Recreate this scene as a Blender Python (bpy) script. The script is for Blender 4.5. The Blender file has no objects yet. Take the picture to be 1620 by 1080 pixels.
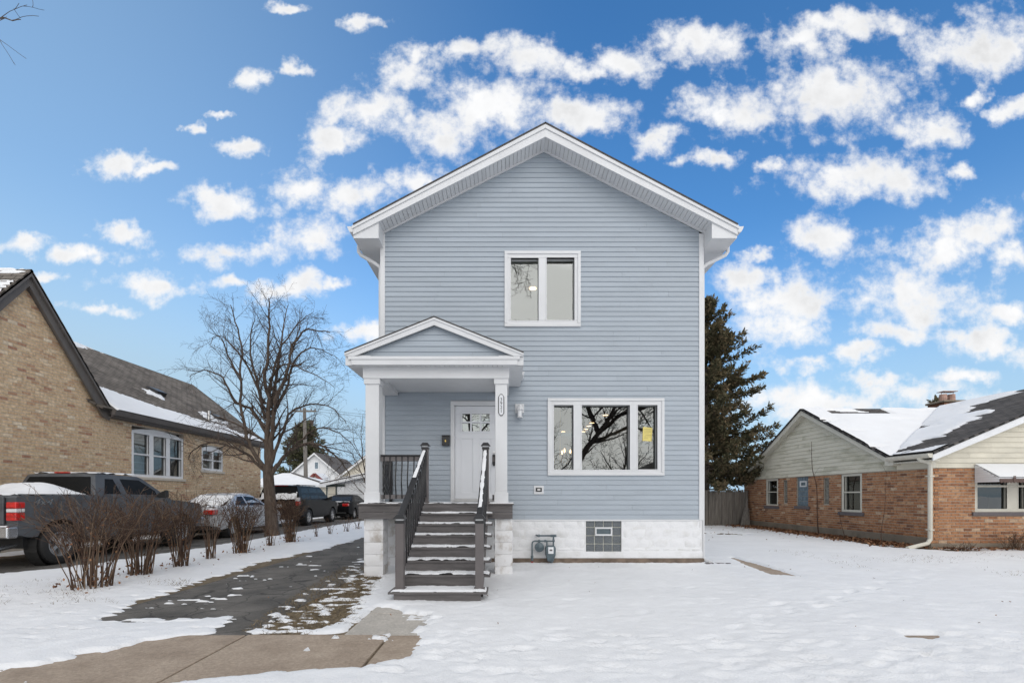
import bpy, bmesh, math, random
import numpy as np
from mathutils import Vector, Matrix, Euler
R = math.radians
random.seed(7)
rng = random.Random(11)
SC = bpy.context.scene
COL = SC.collection

# ------------------------------------------------------------------ camera
F, CX, CY, EYE = 740.0, 800.0, 784.0, 1.4        # focal length in photo pixels, vanishing point, eye height
cam_d = bpy.data.cameras.new('camera')
cam = bpy.data.objects.new('camera', cam_d); COL.objects.link(cam)
cam.location = (0, 0, EYE); cam.rotation_euler = (R(90), 0, 0)
cam_d.sensor_width = 36; cam_d.lens = F/1620*36
cam_d.shift_x = (810-CX)/1620; cam_d.shift_y = (CY-540)/1620
cam_d.clip_start = .05; cam_d.clip_end = 3000
SC.camera = cam

# ------------------------------------------------------------------ sky, clouds, sun
SUN_EL, SUN_AZ = R(28), R(163)      # azimuth from +Y towards +X: behind the camera, to the right
SC.view_settings.view_transform = 'Standard'; SC.view_settings.look = 'None'
SC.view_settings.gamma = 1; SC.view_settings.use_curve_mapping = False
SC.view_settings.exposure = 0.0
W = bpy.data.worlds.new('World'); SC.world = W; W.use_nodes = True
W.cycles.sampling_method = 'MANUAL'; W.cycles.sample_map_resolution = 512
wt = W.node_tree; wt.nodes.clear()
def WN(t, **k):
    n = wt.nodes.new(t)
    for a, b in k.items(): setattr(n, a, b)
    return n
def wmath(op, a, b=None, c=None, clamp=False):
    n = WN('ShaderNodeMath', operation=op, use_clamp=clamp)
    for i, v in enumerate((a, b, c)):
        if v is None: continue
        if isinstance(v, (int, float)): n.inputs[i].default_value = v
        else: wt.links.new(v, n.inputs[i])
    return n.outputs[0]
def wvec(op, a, b=None):
    n = WN('ShaderNodeVectorMath', operation=op)
    for i, v in enumerate((a, b)):
        if v is None: continue
        if isinstance(v, tuple): n.inputs[i].default_value = v
        else: wt.links.new(v, n.inputs[i])
    return n.outputs['Value'] if op in ('LENGTH', 'DOT_PRODUCT') else n.outputs[0]
def wsmooth(x, lo, hi):
    n = WN('ShaderNodeMapRange', interpolation_type='SMOOTHSTEP')
    wt.links.new(x, n.inputs[0]); n.inputs[1].default_value = lo; n.inputs[2].default_value = hi
    return n.outputs[0]
def wnoise(vec, scale, detail, rough=.55, dist=0):
    n = WN('ShaderNodeTexNoise'); wt.links.new(vec, n.inputs['Vector'])
    n.inputs['Scale'].default_value = scale; n.inputs['Detail'].default_value = detail
    n.inputs['Roughness'].default_value = rough; n.inputs['Distortion'].default_value = dist
    return n
sky = WN('ShaderNodeTexSky', sky_type='NISHITA', sun_disc=False)
sky.sun_elevation = SUN_EL; sky.sun_rotation = SUN_AZ
sky.air_density = 1.0; sky.dust_density = 1.0; sky.ozone_density = 3.0
tc = WN('ShaderNodeTexCoord').outputs['Generated']
sep = WN('ShaderNodeSeparateXYZ'); wt.links.new(tc, sep.inputs[0])
dx, dy, dz = sep.outputs
ay = wmath('MAXIMUM', dy, .02)
u = wmath('DIVIDE', dx, ay); v = wmath('DIVIDE', dz, ay)
cmb = WN('ShaderNodeCombineXYZ'); wt.links.new(u, cmb.inputs[0]); wt.links.new(v, cmb.inputs[1])
uv = cmb.outputs[0]
# ragged edges: the cloud field is read through a warped direction
w1 = wnoise(uv, 4.5, 5, .6).outputs['Color']
w2 = wnoise(uv, 17, 4, .6).outputs['Color']
uvw = wvec('ADD', uv, wvec('MULTIPLY', wvec('SUBTRACT', w1, (.5, .5, .5)), (.26, .11, 0)))
uvw = wvec('ADD', uvw, wvec('MULTIPLY', wvec('SUBTRACT', w2, (.5, .5, .5)), (.075, .04, 0)))
CLOUDS = [(195,262,52,18),(235,275,35,9),(400,122,34,19),(180,368,36,17),(30,380,62,11),(130,403,62,14),(80,435,48,8),(145,490,52,10),
 (250,447,78,21),(365,396,72,22),(495,376,76,29),(350,320,72,18),(480,285,76,30),(560,305,64,30),(380,228,42,14),(300,207,20,7),
 (335,187,22,6),(460,452,46,24),(380,440,40,10),(515,443,30,9),(570,530,46,19),(560,30,26,14),(640,108,62,24),(645,82,40,20),
 (590,165,82,35),(545,215,42,26),(700,205,62,46),(780,182,120,42),(905,185,100,34),(660,280,42,26),(735,80,50,18),(830,95,72,42),
 (1000,95,50,32),(1110,65,72,32),(910,115,42,24),(480,105,22,11),(1050,215,42,24),(450,8,34,8),
 (1330,152,132,58),(1545,75,116,48),(1150,170,62,38),(1475,208,52,27),(1285,62,58,46),(1360,38,84,28),(1360,280,120,40),(1195,257,24,11),
 (1120,250,32,14),(1520,275,30,14),(1550,160,26,13),(1305,388,84,31),(1180,440,62,24),(1250,480,78,46),(1460,478,110,50),(1545,365,82,32),
 (1480,385,62,38),(1190,405,30,11),(1420,528,66,17),(1540,535,56,27),(1350,560,46,15),(1280,580,62,14),(1605,400,42,32),(1235,520,84,30),
 (1605,490,32,28),(1300,640,115,30),(1450,625,104,24),(1390,605,72,13),(1560,640,96,30),(1350,680,105,20),(1520,600,74,11),(1610,180,26,30),(1700,300,70,40),(1680,560,90,30)]
fld = None
uvs = wvec('MULTIPLY', uvw, (1, 2.0, 0)); uvf = wvec('MULTIPLY', uvw, (1, 3.9, 0))
for (px, py, rx, ry) in CLOUDS:
    n = WN('ShaderNodeVectorMath', operation='DISTANCE'); fa = 3.9 if rx/ry > 2.9 else 2.0
    wt.links.new(uvf if fa > 3 else uvs, n.inputs[0]); n.inputs[1].default_value = ((px-CX)/F, (CY-py)/F*fa, 0)
    q = wmath('MULTIPLY_ADD', n.outputs['Value'], -F/(math.sqrt(rx*ry*fa)*1.03), 1.0)
    fld = q if fld is None else wmath('MAXIMUM', fld, q)
# away from the view the same kind of broken cloud goes on over the whole dome
az_ = wmath('MAXIMUM', wmath('ADD', dz, .12), .03)
cm2 = WN('ShaderNodeCombineXYZ'); wt.links.new(wmath('DIVIDE', dx, az_), cm2.inputs[0]); wt.links.new(wmath('DIVIDE', dy, az_), cm2.inputs[1])
gen = wmath('MULTIPLY_ADD', wnoise(cm2.outputs[0], 2.1, 6, .58).outputs[0], 6.0, -2.05)
inview = wmath('MULTIPLY', wsmooth(dy, .25, .40), wmath('MULTIPLY', wsmooth(wmath('ABSOLUTE', u), 1.45, 1.2), wsmooth(v, 1.32, 1.12)))
mx = WN('ShaderNodeMix', data_type='FLOAT'); wt.links.new(inview, mx.inputs[0]); wt.links.new(gen, mx.inputs[2]); wt.links.new(fld, mx.inputs[3])
fine = wnoise(uv, 30, 5, .62).outputs[0]; w3 = wnoise(wvec('ADD', uv, (.012, -.03, 0)), 7, 4, .6).outputs[0]
mid = wnoise(uv, 11, 5, .6).outputs[0]
dens = wmath('ADD', mx.outputs[0], wmath('ADD', wmath('MULTIPLY_ADD', fine, 1.5, -.75), wmath('MULTIPLY_ADD', mid, 2.5, -1.22)))
cmask = wmath('MULTIPLY', wsmooth(dens, -.26, .85), wsmooth(dz, -.02, .03))
shade = wmath('MULTIPLY_ADD', wsmooth(dens, .2, 1.2), wmath('MULTIPLY_ADD', w3, -.75, .31), 1.0)
hs = WN('ShaderNodeHueSaturation'); wt.links.new(sky.outputs[0], hs.inputs['Color'])
hs.inputs['Saturation'].default_value = 1.25; hs.inputs['Value'].default_value = 1.95
hz = WN('ShaderNodeMix', data_type='RGBA'); wt.links.new(wmath('ADD', wsmooth(dz, .48, .0), wmath('MULTIPLY', wsmooth(dx, .15, -.8), .5), clamp=True), hz.inputs[0]); wt.links.new(hs.outputs[0], hz.inputs[6]); hz.inputs[7].default_value = (4.1, 5.9, 7.5, 1)   # pale air towards the horizon
cc = WN('ShaderNodeMix', data_type='RGBA', blend_type='MULTIPLY'); cc.inputs[0].default_value = 1
cc.inputs[6].default_value = (8.7, 8.75, 8.85, 1); wt.links.new(shade, cc.inputs[7])
sm = WN('ShaderNodeMix', data_type='RGBA'); wt.links.new(cmask, sm.inputs[0]); wt.links.new(hz.outputs[2], sm.inputs[6]); wt.links.new(cc.outputs[2], sm.inputs[7])
bg = WN('ShaderNodeBackground'); bg.inputs[1].default_value = .11; wt.links.new(sm.outputs[2], bg.inputs[0])
wo = WN('ShaderNodeOutputWorld'); wt.links.new(bg.outputs[0], wo.inputs[0])
sl = bpy.data.lights.new('sun', 'SUN'); sl.energy = 1.35; sl.angle = R(60); sl.color = (1, .96, .9)
so = bpy.data.objects.new('sun', sl); COL.objects.link(so)
sd = Vector((math.sin(SUN_AZ)*math.cos(SUN_EL), math.cos(SUN_AZ)*math.cos(SUN_EL), math.sin(SUN_EL)))
so.rotation_euler = sd.to_track_quat('Z', 'Y').to_euler(); so.location = (0, 0, 30)
SC.cycles.max_bounces = 8; SC.cycles.transparent_max_bounces = 12; SC.cycles.use_denoising = True

# ------------------------------------------------------------------ helpers
def at(px, py, Y):
    return Vector(((px-CX)*Y/F, Y, EYE+(CY-py)*Y/F))
def gnd(px, py):
    Y = EYE*F/(py-CY); return ((px-CX)*Y/F, Y)
def hash2(ix, iy, seed):
    n = (ix.astype(np.int64)*374761393+iy.astype(np.int64)*668265263+seed*982451653) & 0xffffffff
    n = ((n ^ (n >> 13))*1274126177) & 0xffffffff
    return ((n ^ (n >> 16)) & 0xffff)/65535.0
def vnoise(x, y, seed=0):
    ix = np.floor(x); iy = np.floor(y); fx = x-ix; fy = y-iy
    fx = fx*fx*(3-2*fx); fy = fy*fy*(3-2*fy)
    a = hash2(ix, iy, seed); b = hash2(ix+1, iy, seed); c = hash2(ix, iy+1, seed); d = hash2(ix+1, iy+1, seed)
    return (a*(1-fx)+b*fx)*(1-fy)+(c*(1-fx)+d*fx)*fy
def fbm(x, y, sc, oc=4, seed=0, gain=.5):
    t = 0; a = 1; n = 0
    for o in range(oc):
        t = t+a*(vnoise(x*sc, y*sc, seed+o*17)-.5); n += a; a *= gain; sc *= 2.03
    return t/n*2
def sstep(x, a, b):
    t = np.clip((x-a)/(b-a), 0, 1); return t*t*(3-2*t)
def polydist(x, y, poly):
    """signed distance to a polygon, positive inside"""
    P = np.array(poly, float); n = len(P); d = np.full(x.shape, 1e9); inside = np.zeros(x.shape, bool)
    for i in range(n):
        ax, ay = P[i]; bx, by = P[(i+1) % n]; ex, ey = bx-ax, by-ay
        t = np.clip(((x-ax)*ex+(y-ay)*ey)/max(ex*ex+ey*ey, 1e-9), 0, 1)
        d = np.minimum(d, np.hypot(x-ax-t*ex, y-ay-t*ey))
        c = ((ay > y) != (by > y)) & (x < (bx-ax)*(y-ay)/((by-ay) if by != ay else 1e-9)+ax)
        inside ^= c
    return np.where(inside, d, -d)

ORG = {}
def tag(o, label=None, cat=None, group=None, kind=None):
    if label: o['label'] = label
    if cat: o['category'] = cat
    if group: o['group'] = group
    if kind: o['kind'] = kind
    return o
def thing(name, label, cat, loc=(0, 0, 0), group=None, rotz=0, kind=None):
    o = bpy.data.objects.new(name, None); COL.objects.link(o); o.empty_display_size = .2
    o.location = loc; o.rotation_euler = (0, 0, rotz)
    ORG[o.name] = Vector(loc)
    return tag(o, label, cat, group, kind)
def link(name, me, mat=None, parent=None, smooth=None):
    o = bpy.data.objects.new(name, me); COL.objects.link(o)
    if mat is not None and not me.materials: me.materials.append(mat)
    if smooth is not None:
        me.shade_smooth()
        if smooth < 179: me.set_sharp_from_angle(angle=R(smooth))
    if parent is not None:
        o.parent = parent; ORG[o.name] = ORG.get(parent.name, Vector())
    else: ORG[o.name] = Vector()
    return o
class Fr:
    """a wall plane: point(u, z, d) = o + u*U + d*N + z*Z"""
    def __init__(s, o, U, N):
        s.o = Vector(o); s.U = Vector(U); s.N = Vector(N); s.flip = s.U.cross(Vector((0, 0, 1))).dot(s.N) < 0
    def p(s, u, z, d): return s.o+s.U*u+s.N*d+Vector((0, 0, z))
WORLD = Fr((0, 0, 0), (1, 0, 0), (0, -1, 0))
BOXF = ((0, 3, 2, 1), (4, 5, 6, 7), (0, 1, 5, 4), (1, 2, 6, 5), (2, 3, 7, 6), (3, 0, 4, 7))
class MB:
    def __init__(s): s.v = []; s.f = []; s.c = []
    def add(s, vs, fs, val=None):
        b = len(s.v); s.v.extend([tuple(p) for p in vs]); s.f.extend([tuple(i+b for i in f) for f in fs])
        if val is not None: s.c.extend([val]*len(fs))
        return s
    def box(s, x0, x1, y0, y1, z0, z1, val=None):
        return s.add([(x0,y0,z0),(x1,y0,z0),(x1,y1,z0),(x0,y1,z0),(x0,y0,z1),(x1,y0,z1),(x1,y1,z1),(x0,y1,z1)], BOXF, val)
    def fbox(s, fr, u0, u1, z0, z1, d0, d1, val=None):
        vs = [fr.p(a, z, d) for z in (z0, z1) for (a, d) in ((u0, d1), (u1, d1), (u1, d0), (u0, d0))]
        return s.add(vs, [f[::-1] for f in BOXF] if fr.flip else BOXF, val)
    def hull8(s, vs, val=None): return s.add(vs, BOXF, val)
    def prism(s, poly, fn, d0, d1):
        """poly [(a,b)], fn(a,b,d)->point"""
        n = len(poly); vs = [fn(a, b, d0) for a, b in poly]+[fn(a, b, d1) for a, b in poly]
        fs = [tuple(range(n))[::-1], tuple(range(n, 2*n))]+[(i, (i+1) % n, n+(i+1) % n, n+i) for i in range(n)]
        return s.add(vs, fs)
    def bar(s, a, b, w, h, up=(0, 0, 1)):
        a = Vector(a); b = Vector(b); d = (b-a).normalized(); up = Vector(up)
        sd = d.cross(up).normalized(); up = sd.cross(d)
        vs = [p+sd*i*w/2+up*j*h/2 for p in (a, b) for i, j in ((-1, -1), (1, -1), (1, 1), (-1, 1))]
        return s.add(vs, [(3, 2, 1, 0), (4, 5, 6, 7), (0, 1, 5, 4), (1, 2, 6, 5), (2, 3, 7, 6), (3, 0, 4, 7)])
    def tube(s, pts, rad, n=6, cap=True, val=None):
        pts = [Vector(p) for p in pts]; m = len(pts); vs = []; prev = None
        if not hasattr(rad, '__len__'): rad = [rad]*m
        for i, p in enumerate(pts):
            d = (pts[min(i+1, m-1)]-pts[max(i-1, 0)])
            if d.length < 1e-9: d = Vector((0, 0, 1))
            d.normalize()
            if prev is None:
                a = d.cross(Vector((0, 0, 1)))
                if a.length < .05: a = d.cross(Vector((1, 0, 0)))
            else: a = prev-d*prev.dot(d)
            if a.length < 1e-6: a = d.orthogonal()
            a.normalize(); prev = a; b = d.cross(a)
            for k in range(n):
                t = 2*math.pi*k/n; vs.append(p+(a*math.cos(t)+b*math.sin(t))*rad[i])
        fs = [(i*n+k, i*n+(k+1) % n, (i+1)*n+(k+1) % n, (i+1)*n+k) for i in range(m-1) for k in range(n)]
        if cap and n > 2: fs += [tuple(range(n))[::-1], tuple((m-1)*n+k for k in range(n))]
        return s.add(vs, fs, val)
    def lathe(s, prof, n, fn):
        """prof [(r,h)], fn(rcos,rsin,h)->point"""
        vs = [fn(r*math.cos(2*math.pi*k/n), r*math.sin(2*math.pi*k/n), h) for r, h in prof for k in range(n)]
        m = len(prof)
        fs = [(i*n+k, i*n+(k+1) % n, (i+1)*n+(k+1) % n, (i+1)*n+k) for i in range(m-1) for k in range(n)]
        return s.add(vs, fs)
    def build(s, name, mat, parent=None, smooth=None, local=False, bevel=0, kind=None):
        o = ORG.get(parent.name, Vector()) if (parent is not None and not local) else Vector()
        me = bpy.data.meshes.new(name)
        me.from_pydata([(p[0]-o.x, p[1]-o.y, p[2]-o.z) for p in s.v], [], s.f); me.update()
        if s.c:
            at_ = me.attributes.new('rnd', 'FLOAT', 'FACE'); at_.data.foreach_set('value', s.c)
        ob = link(name, me, mat, parent, smooth)
        if bevel:
            bv = ob.modifiers.new('bevel', 'BEVEL'); bv.width = bevel; bv.segments = 2; bv.limit_method = 'ANGLE'; bv.angle_limit = R(35)
        if kind: ob['kind'] = kind
        return ob
def bx(name, mat, parent, x0, x1, y0, y1, z0, z1, bevel=0, local=False):
    return MB().box(x0, x1, y0, y1, z0, z1).build(name, mat, parent, bevel=bevel, local=local)
def fb(name, mat, parent, fr, u0, u1, z0, z1, d0, d1, bevel=0):
    return MB().fbox(fr, u0, u1, z0, z1, d0, d1).build(name, mat, parent, bevel=bevel)
def subint(a, b, holes):
    out = [(a, b)]
    for h0, h1 in holes:
        nx = []
        for p, q in out:
            if h1 <= p or h0 >= q: nx.append((p, q)); continue
            if h0 > p: nx.append((p, h0))
            if h1 < q: nx.append((h1, q))
        out = nx
    return [(p, q) for p, q in out if q-p > .015]

# ------------------------------------------------------------------ materials
def mat(name, col, rough=.6, var=.12, vs=3.0, bump=0, bs=40, metal=0, col2=None, stretch=None, spec=.5, source='Object', coat=0, detail=5, ramp=(.35, .65)):
    """noise-mottled principled material: col and a second colour mixed by noise, fine bump"""
    m = bpy.data.materials.new(name); m.use_nodes = True; nt = m.node_tree; b = nt.nodes['Principled BSDF']
    b.inputs['Roughness'].default_value = rough; b.inputs['Metallic'].default_value = metal
    b.inputs['Specular IOR Level'].default_value = spec; b.inputs['Coat Weight'].default_value = coat
    tcn = nt.nodes.new('ShaderNodeTexCoord'); vec = tcn.outputs[source]
    oi = nt.nodes.new('ShaderNodeObjectInfo'); ad = nt.nodes.new('ShaderNodeVectorMath'); ad.operation = 'MULTIPLY_ADD'
    cb = nt.nodes.new('ShaderNodeCombineXYZ')
    for i in range(3): nt.links.new(oi.outputs['Random'], cb.inputs[i])
    nt.links.new(cb.outputs[0], ad.inputs[0]); ad.inputs[1].default_value = (37, 17, 71); nt.links.new(vec, ad.inputs[2]); vec = ad.outputs[0]
    if stretch:
        mp = nt.nodes.new('ShaderNodeMapping'); mp.inputs['Scale'].default_value = stretch; nt.links.new(vec, mp.inputs[0]); vec = mp.outputs[0]
    nz = nt.nodes.new('ShaderNodeTexNoise'); nz.inputs['Scale'].default_value = vs; nz.inputs['Detail'].default_value = detail; nz.inputs['Roughness'].default_value = .6
    nt.links.new(vec, nz.inputs['Vector'])
    rp = nt.nodes.new('ShaderNodeValToRGB'); nt.links.new(nz.outputs[0], rp.inputs[0])
    c2 = col2 or tuple(min(1, c*(1+var)) for c in col); c1 = col if col2 else tuple(c*(1-var) for c in col)
    rp.color_ramp.elements[0].position = ramp[0]; rp.color_ramp.elements[1].position = ramp[1]
    rp.color_ramp.elements[0].color = (*c1, 1); rp.color_ramp.elements[1].color = (*c2, 1)
    nt.links.new(rp.outputs[0], b.inputs['Base Color'])
    if bump:
        n2 = nt.nodes.new('ShaderNodeTexNoise'); n2.inputs['Scale'].default_value = bs; n2.inputs['Detail'].default_value = 4; nt.links.new(vec, n2.inputs['Vector'])
        bp = nt.nodes.new('ShaderNodeBump'); bp.inputs['Strength'].default_value = bump; bp.inputs['Distance'].default_value = .01
        nt.links.new(n2.outputs[0], bp.inputs['Height']); nt.links.new(bp.outputs[0], b.inputs['Normal'])
    return m
def ramp_mat(name, stops, src, rough=.85, bump=.3, bs=60, grime=.25):
    """per-piece colour from a random number: 'obj' (object random) or 'attr' (face attribute rnd)"""
    m = bpy.data.materials.new(name); m.use_nodes = True; nt = m.node_tree; b = nt.nodes['Principled BSDF']
    b.inputs['Roughness'].default_value = rough; b.inputs['Specular IOR Level'].default_value = .25
    if src == 'obj': r = nt.nodes.new('ShaderNodeObjectInfo').outputs['Random']
    else:
        a = nt.nodes.new('ShaderNodeAttribute'); a.attribute_name = 'rnd'; r = a.outputs['Fac']
    rp = nt.nodes.new('ShaderNodeValToRGB'); nt.links.new(r, rp.inputs[0])
    e = rp.color_ramp.elements
    while len(e) < len(stops): e.new(.5)
    for k, (p, c) in enumerate(stops): e[k].position = p; e[k].color = (*c, 1)
    geo = nt.nodes.new('ShaderNodeNewGeometry')
    nz = nt.nodes.new('ShaderNodeTexNoise'); nz.inputs['Scale'].default_value = 14; nz.inputs['Detail'].default_value = 5; nt.links.new(geo.outputs['Position'], nz.inputs['Vector'])
    mr = nt.nodes.new('ShaderNodeMapRange'); nt.links.new(nz.outputs[0], mr.inputs[0]); mr.inputs[1].default_value = .3; mr.inputs[2].default_value = .7
    mr.inputs[3].default_value = 1-grime; mr.inputs[4].default_value = 1+grime
    mu = nt.nodes.new('ShaderNodeMix'); mu.data_type = 'RGBA'; mu.blend_type = 'MULTIPLY'; mu.inputs[0].default_value = 1
    nt.links.new(rp.outputs[0], mu.inputs[6]); nt.links.new(mr.outputs[0], mu.inputs[7]); nt.links.new(mu.outputs[2], b.inputs['Base Color'])
    n2 = nt.nodes.new('ShaderNodeTexNoise'); n2.inputs['Scale'].default_value = bs; nt.links.new(geo.outputs['Position'], n2.inputs['Vector'])
    bp = nt.nodes.new('ShaderNodeBump'); bp.inputs['Strength'].default_value = bump; bp.inputs['Distance'].default_value = .01
    nt.links.new(n2.outputs[0], bp.inputs['Height']); nt.links.new(bp.outputs[0], b.inputs['Normal'])
    return m
def emit(name, col, s):
    m = bpy.data.materials.new(name); m.use_nodes = True; b = m.node_tree.nodes['Principled BSDF']
    b.inputs['Base Color'].default_value = (*col, 1); b.inputs['Emission Color'].default_value = (*col, 1); b.inputs['Emission Strength'].default_value = s
    return m
def glass(name, refl=.16, tint=(.8, .84, .84)):
    m = bpy.data.materials.new(name); m.use_nodes = True; nt = m.node_tree; nt.nodes.clear()
    o = nt.nodes.new('ShaderNodeOutputMaterial'); mx_ = nt.nodes.new('ShaderNodeMixShader'); g = nt.nodes.new('ShaderNodeBsdfGlossy'); t = nt.nodes.new('ShaderNodeBsdfTransparent')
    g.inputs['Roughness'].default_value = .005; g.inputs['Color'].default_value = (.95, 1, 1, 1); t.inputs['Color'].default_value = (*tint, 1)
    lw = nt.nodes.new('ShaderNodeLayerWeight'); lw.inputs['Blend'].default_value = .25
    mr = nt.nodes.new('ShaderNodeMapRange'); nt.links.new(lw.outputs['Fresnel'], mr.inputs[0]); mr.inputs[1].default_value = .02; mr.inputs[3].default_value = refl
    nz = nt.nodes.new('ShaderNodeTexNoise'); nz.inputs['Scale'].default_value = 1.7; tcn = nt.nodes.new('ShaderNodeTexCoord'); nt.links.new(tcn.outputs['Object'], nz.inputs['Vector'])
    bp = nt.nodes.new('ShaderNodeBump'); bp.inputs['Strength'].default_value = .03; bp.inputs['Distance'].default_value = .02; nt.links.new(nz.outputs[0], bp.inputs['Height']); nt.links.new(bp.outputs[0], g.inputs['Normal'])
    nt.links.new(mr.outputs[0], mx_.inputs[0]); nt.links.new(t.outputs[0], mx_.inputs[1]); nt.links.new(g.outputs[0], mx_.inputs[2]); nt.links.new(mx_.outputs[0], o.inputs[0])
    return m
M = {}
M['snow'] = mat('snow', (.825, .835, .855), .55, .03, 1.2, .8, 55, spec=.3)
M['siding'] = mat('siding', (.355, .402, .452), .5, .05, .7)
M['trim'] = mat('white_trim', (.66, .67, .685), .45, .045, 1.3, .03, 80)
M['door'] = mat('door_paint', (.70, .715, .745), .4, .02, 2, .02, 60)
M['shingle'] = mat('shingle', (.07, .065, .062), .9, .35, 40, .6, 120)
M['wall_core'] = mat('sheathing', (.3, .3, .3), .9)
M['block'] = mat('painted_block', (.64, .64, .63), .7, .05, 2.2, .6, 30, col2=(.78, .785, .80), ramp=(.3, .5))
M['pier'] = mat('worn_painted_block', (.50, .46, .42), .8, .2, 2.3, .6, 26, col2=(.82, .82, .83), ramp=(.36, .5))
M['footing'] = mat('weathered_footing', (.17, .13, .10), .9, .3, 5, .5, 40)
M['deck'] = mat('grey_composite', (.112, .103, .102), .6, .28, 5, .15, 60, stretch=(.35, 3, 3))
M['post'] = mat('post_sleeve', (.125, .112, .112), .5, .08, 4, .08, 80)
M['black'] = mat('black_metal', (.012, .012, .014), .35, .2, 5)
M['interior'] = mat('interior_wall', (.72, .72, .68), .9, .03, 1)
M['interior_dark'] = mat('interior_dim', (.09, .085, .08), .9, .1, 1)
M['glass'] = glass('window_glass', .15, (.55, .6, .6))
M['glass_up'] = glass('window_glass_upper', .19, (.86, .9, .88))
M['glass_n'] = glass('neighbour_glass', .12, (.6, .64, .66))
M['asphalt'] = None
M['concrete'] = mat('concrete', (.27, .21, .16), .85, .2, 2.6, .45, 90, col2=(.40, .325, .255), detail=9, ramp=(.3, .68))
M['concrete_pale'] = mat('pale_concrete', (.44, .41, .37), .85, .1, 3, .3, 70)
M['soil'] = mat('brown_lawn', (.085, .064, .04), .95, .4, 9, .8, 40, col2=(.20, .155, .10))
M['lens'] = mat('frosted_lens', (.8, .82, .84), .2, .02, 4)
M['steel_grey'] = mat('meter_grey', (.10, .135, .155), .45, .15, 8, .1, 40)
M['gold'] = mat('brass', (.6, .42, .12), .35, .1, 5, metal=.8)
M['paper'] = mat('yellow_paper', (.78, .66, .22), .8, .04, 10)
M['ink'] = mat('ink', (.03, .03, .035), .7)
M['silver'] = mat('satin_nickel', (.5, .5, .5), .3, .05, 5, metal=.9)
# asphalt with cracks
def asphalt():
    m = mat('asphalt', (.078, .073, .067), .9, .3, 1.6, .9, 130, col2=(.16, .148, .134)); nt = m.node_tree; b = nt.nodes['Principled BSDF']
    tcn = nt.nodes.new('ShaderNodeTexCoord'); wn = nt.nodes.new('ShaderNodeTexNoise'); wn.inputs['Scale'].default_value = 3; wn.inputs['Detail'].default_value = 4
    nt.links.new(tcn.outputs['Object'], wn.inputs['Vector'])
    ad = nt.nodes.new('ShaderNodeVectorMath'); ad.operation = 'MULTIPLY_ADD'; nt.links.new(wn.outputs['Color'], ad.inputs[0]); ad.inputs[1].default_value = (.35, .35, 0); nt.links.new(tcn.outputs['Object'], ad.inputs[2])
    vo = nt.nodes.new('ShaderNodeTexVoronoi'); vo.feature = 'DISTANCE_TO_EDGE'; vo.inputs['Scale'].default_value = 1.7; nt.links.new(ad.outputs[0], vo.inputs['Vector'])
    mr = nt.nodes.new('ShaderNodeMapRange'); nt.links.new(vo.outputs['Distance'], mr.inputs[0]); mr.inputs[2].default_value = .022; mr.inputs[3].default_value = .35; mr.inputs[4].default_value = 1
    mu = nt.nodes.new('ShaderNodeMix'); mu.data_type = 'RGBA'; mu.blend_type = 'MULTIPLY'; mu.inputs[0].default_value = 1
    src = b.inputs['Base Color'].links[0].from_socket; nt.links.new(src, mu.inputs[6]); nt.links.new(mr.outputs[0], mu.inputs[7]); nt.links.new(mu.outputs[2], b.inputs['Base Color'])
    return m
M['asphalt'] = asphalt()
def stain(m, scale=2.3, size=.10, dark=.55, speck=38):
    """dark drip stains and fine aggregate speckle on concrete"""
    nt = m.node_tree; b = nt.nodes['Principled BSDF']; tcn = nt.nodes.new('ShaderNodeNewGeometry')
    wn = nt.nodes.new('ShaderNodeTexNoise'); wn.inputs['Scale'].default_value = 7; nt.links.new(tcn.outputs['Position'], wn.inputs['Vector'])
    ad = nt.nodes.new('ShaderNodeVectorMath'); ad.operation = 'MULTIPLY_ADD'; nt.links.new(wn.outputs['Color'], ad.inputs[0]); ad.inputs[1].default_value = (.16, .10, 0); nt.links.new(tcn.outputs['Position'], ad.inputs[2])
    vo = nt.nodes.new('ShaderNodeTexVoronoi'); vo.inputs['Scale'].default_value = scale; vo.inputs['Randomness'].default_value = 1; nt.links.new(ad.outputs[0], vo.inputs['Vector'])
    mr = nt.nodes.new('ShaderNodeMapRange'); nt.links.new(vo.outputs['Distance'], mr.inputs[0]); mr.inputs[1].default_value = size*.7; mr.inputs[2].default_value = size*1.5; mr.inputs[3].default_value = dark; mr.inputs[4].default_value = 1
    sp = nt.nodes.new('ShaderNodeTexNoise'); sp.inputs['Scale'].default_value = speck; sp.inputs['Detail'].default_value = 6; sp.inputs['Roughness'].default_value = .75; nt.links.new(tcn.outputs['Position'], sp.inputs['Vector'])
    m2 = nt.nodes.new('ShaderNodeMapRange'); nt.links.new(sp.outputs[0], m2.inputs[0]); m2.inputs[1].default_value = .3; m2.inputs[2].default_value = .7; m2.inputs[3].default_value = .72; m2.inputs[4].default_value = 1.28
    pr = nt.nodes.new('ShaderNodeMath'); pr.operation = 'MULTIPLY'; nt.links.new(mr.outputs[0], pr.inputs[0]); nt.links.new(m2.outputs[0], pr.inputs[1])
    mu = nt.nodes.new('ShaderNodeMix'); mu.data_type = 'RGBA'; mu.blend_type = 'MULTIPLY'; mu.inputs[0].default_value = 1
    nt.links.new(b.inputs['Base Color'].links[0].from_socket, mu.inputs[6]); nt.links.new(pr.outputs[0], mu.inputs[7]); nt.links.new(mu.outputs[2], b.inputs['Base Color'])
stain(M['concrete']); stain(M['concrete_pale'], 3, .06, .75); stain(M['asphalt'], .9, .2, .8, 60)
TAN = [(0, (.38, .21, .14)), (.08, (.52, .35, .225)), (.3, (.58, .425, .275)), (.7, (.615, .46, .30)), (.94, (.65, .505, .345)), (1, (.74, .64, .50))]
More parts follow.
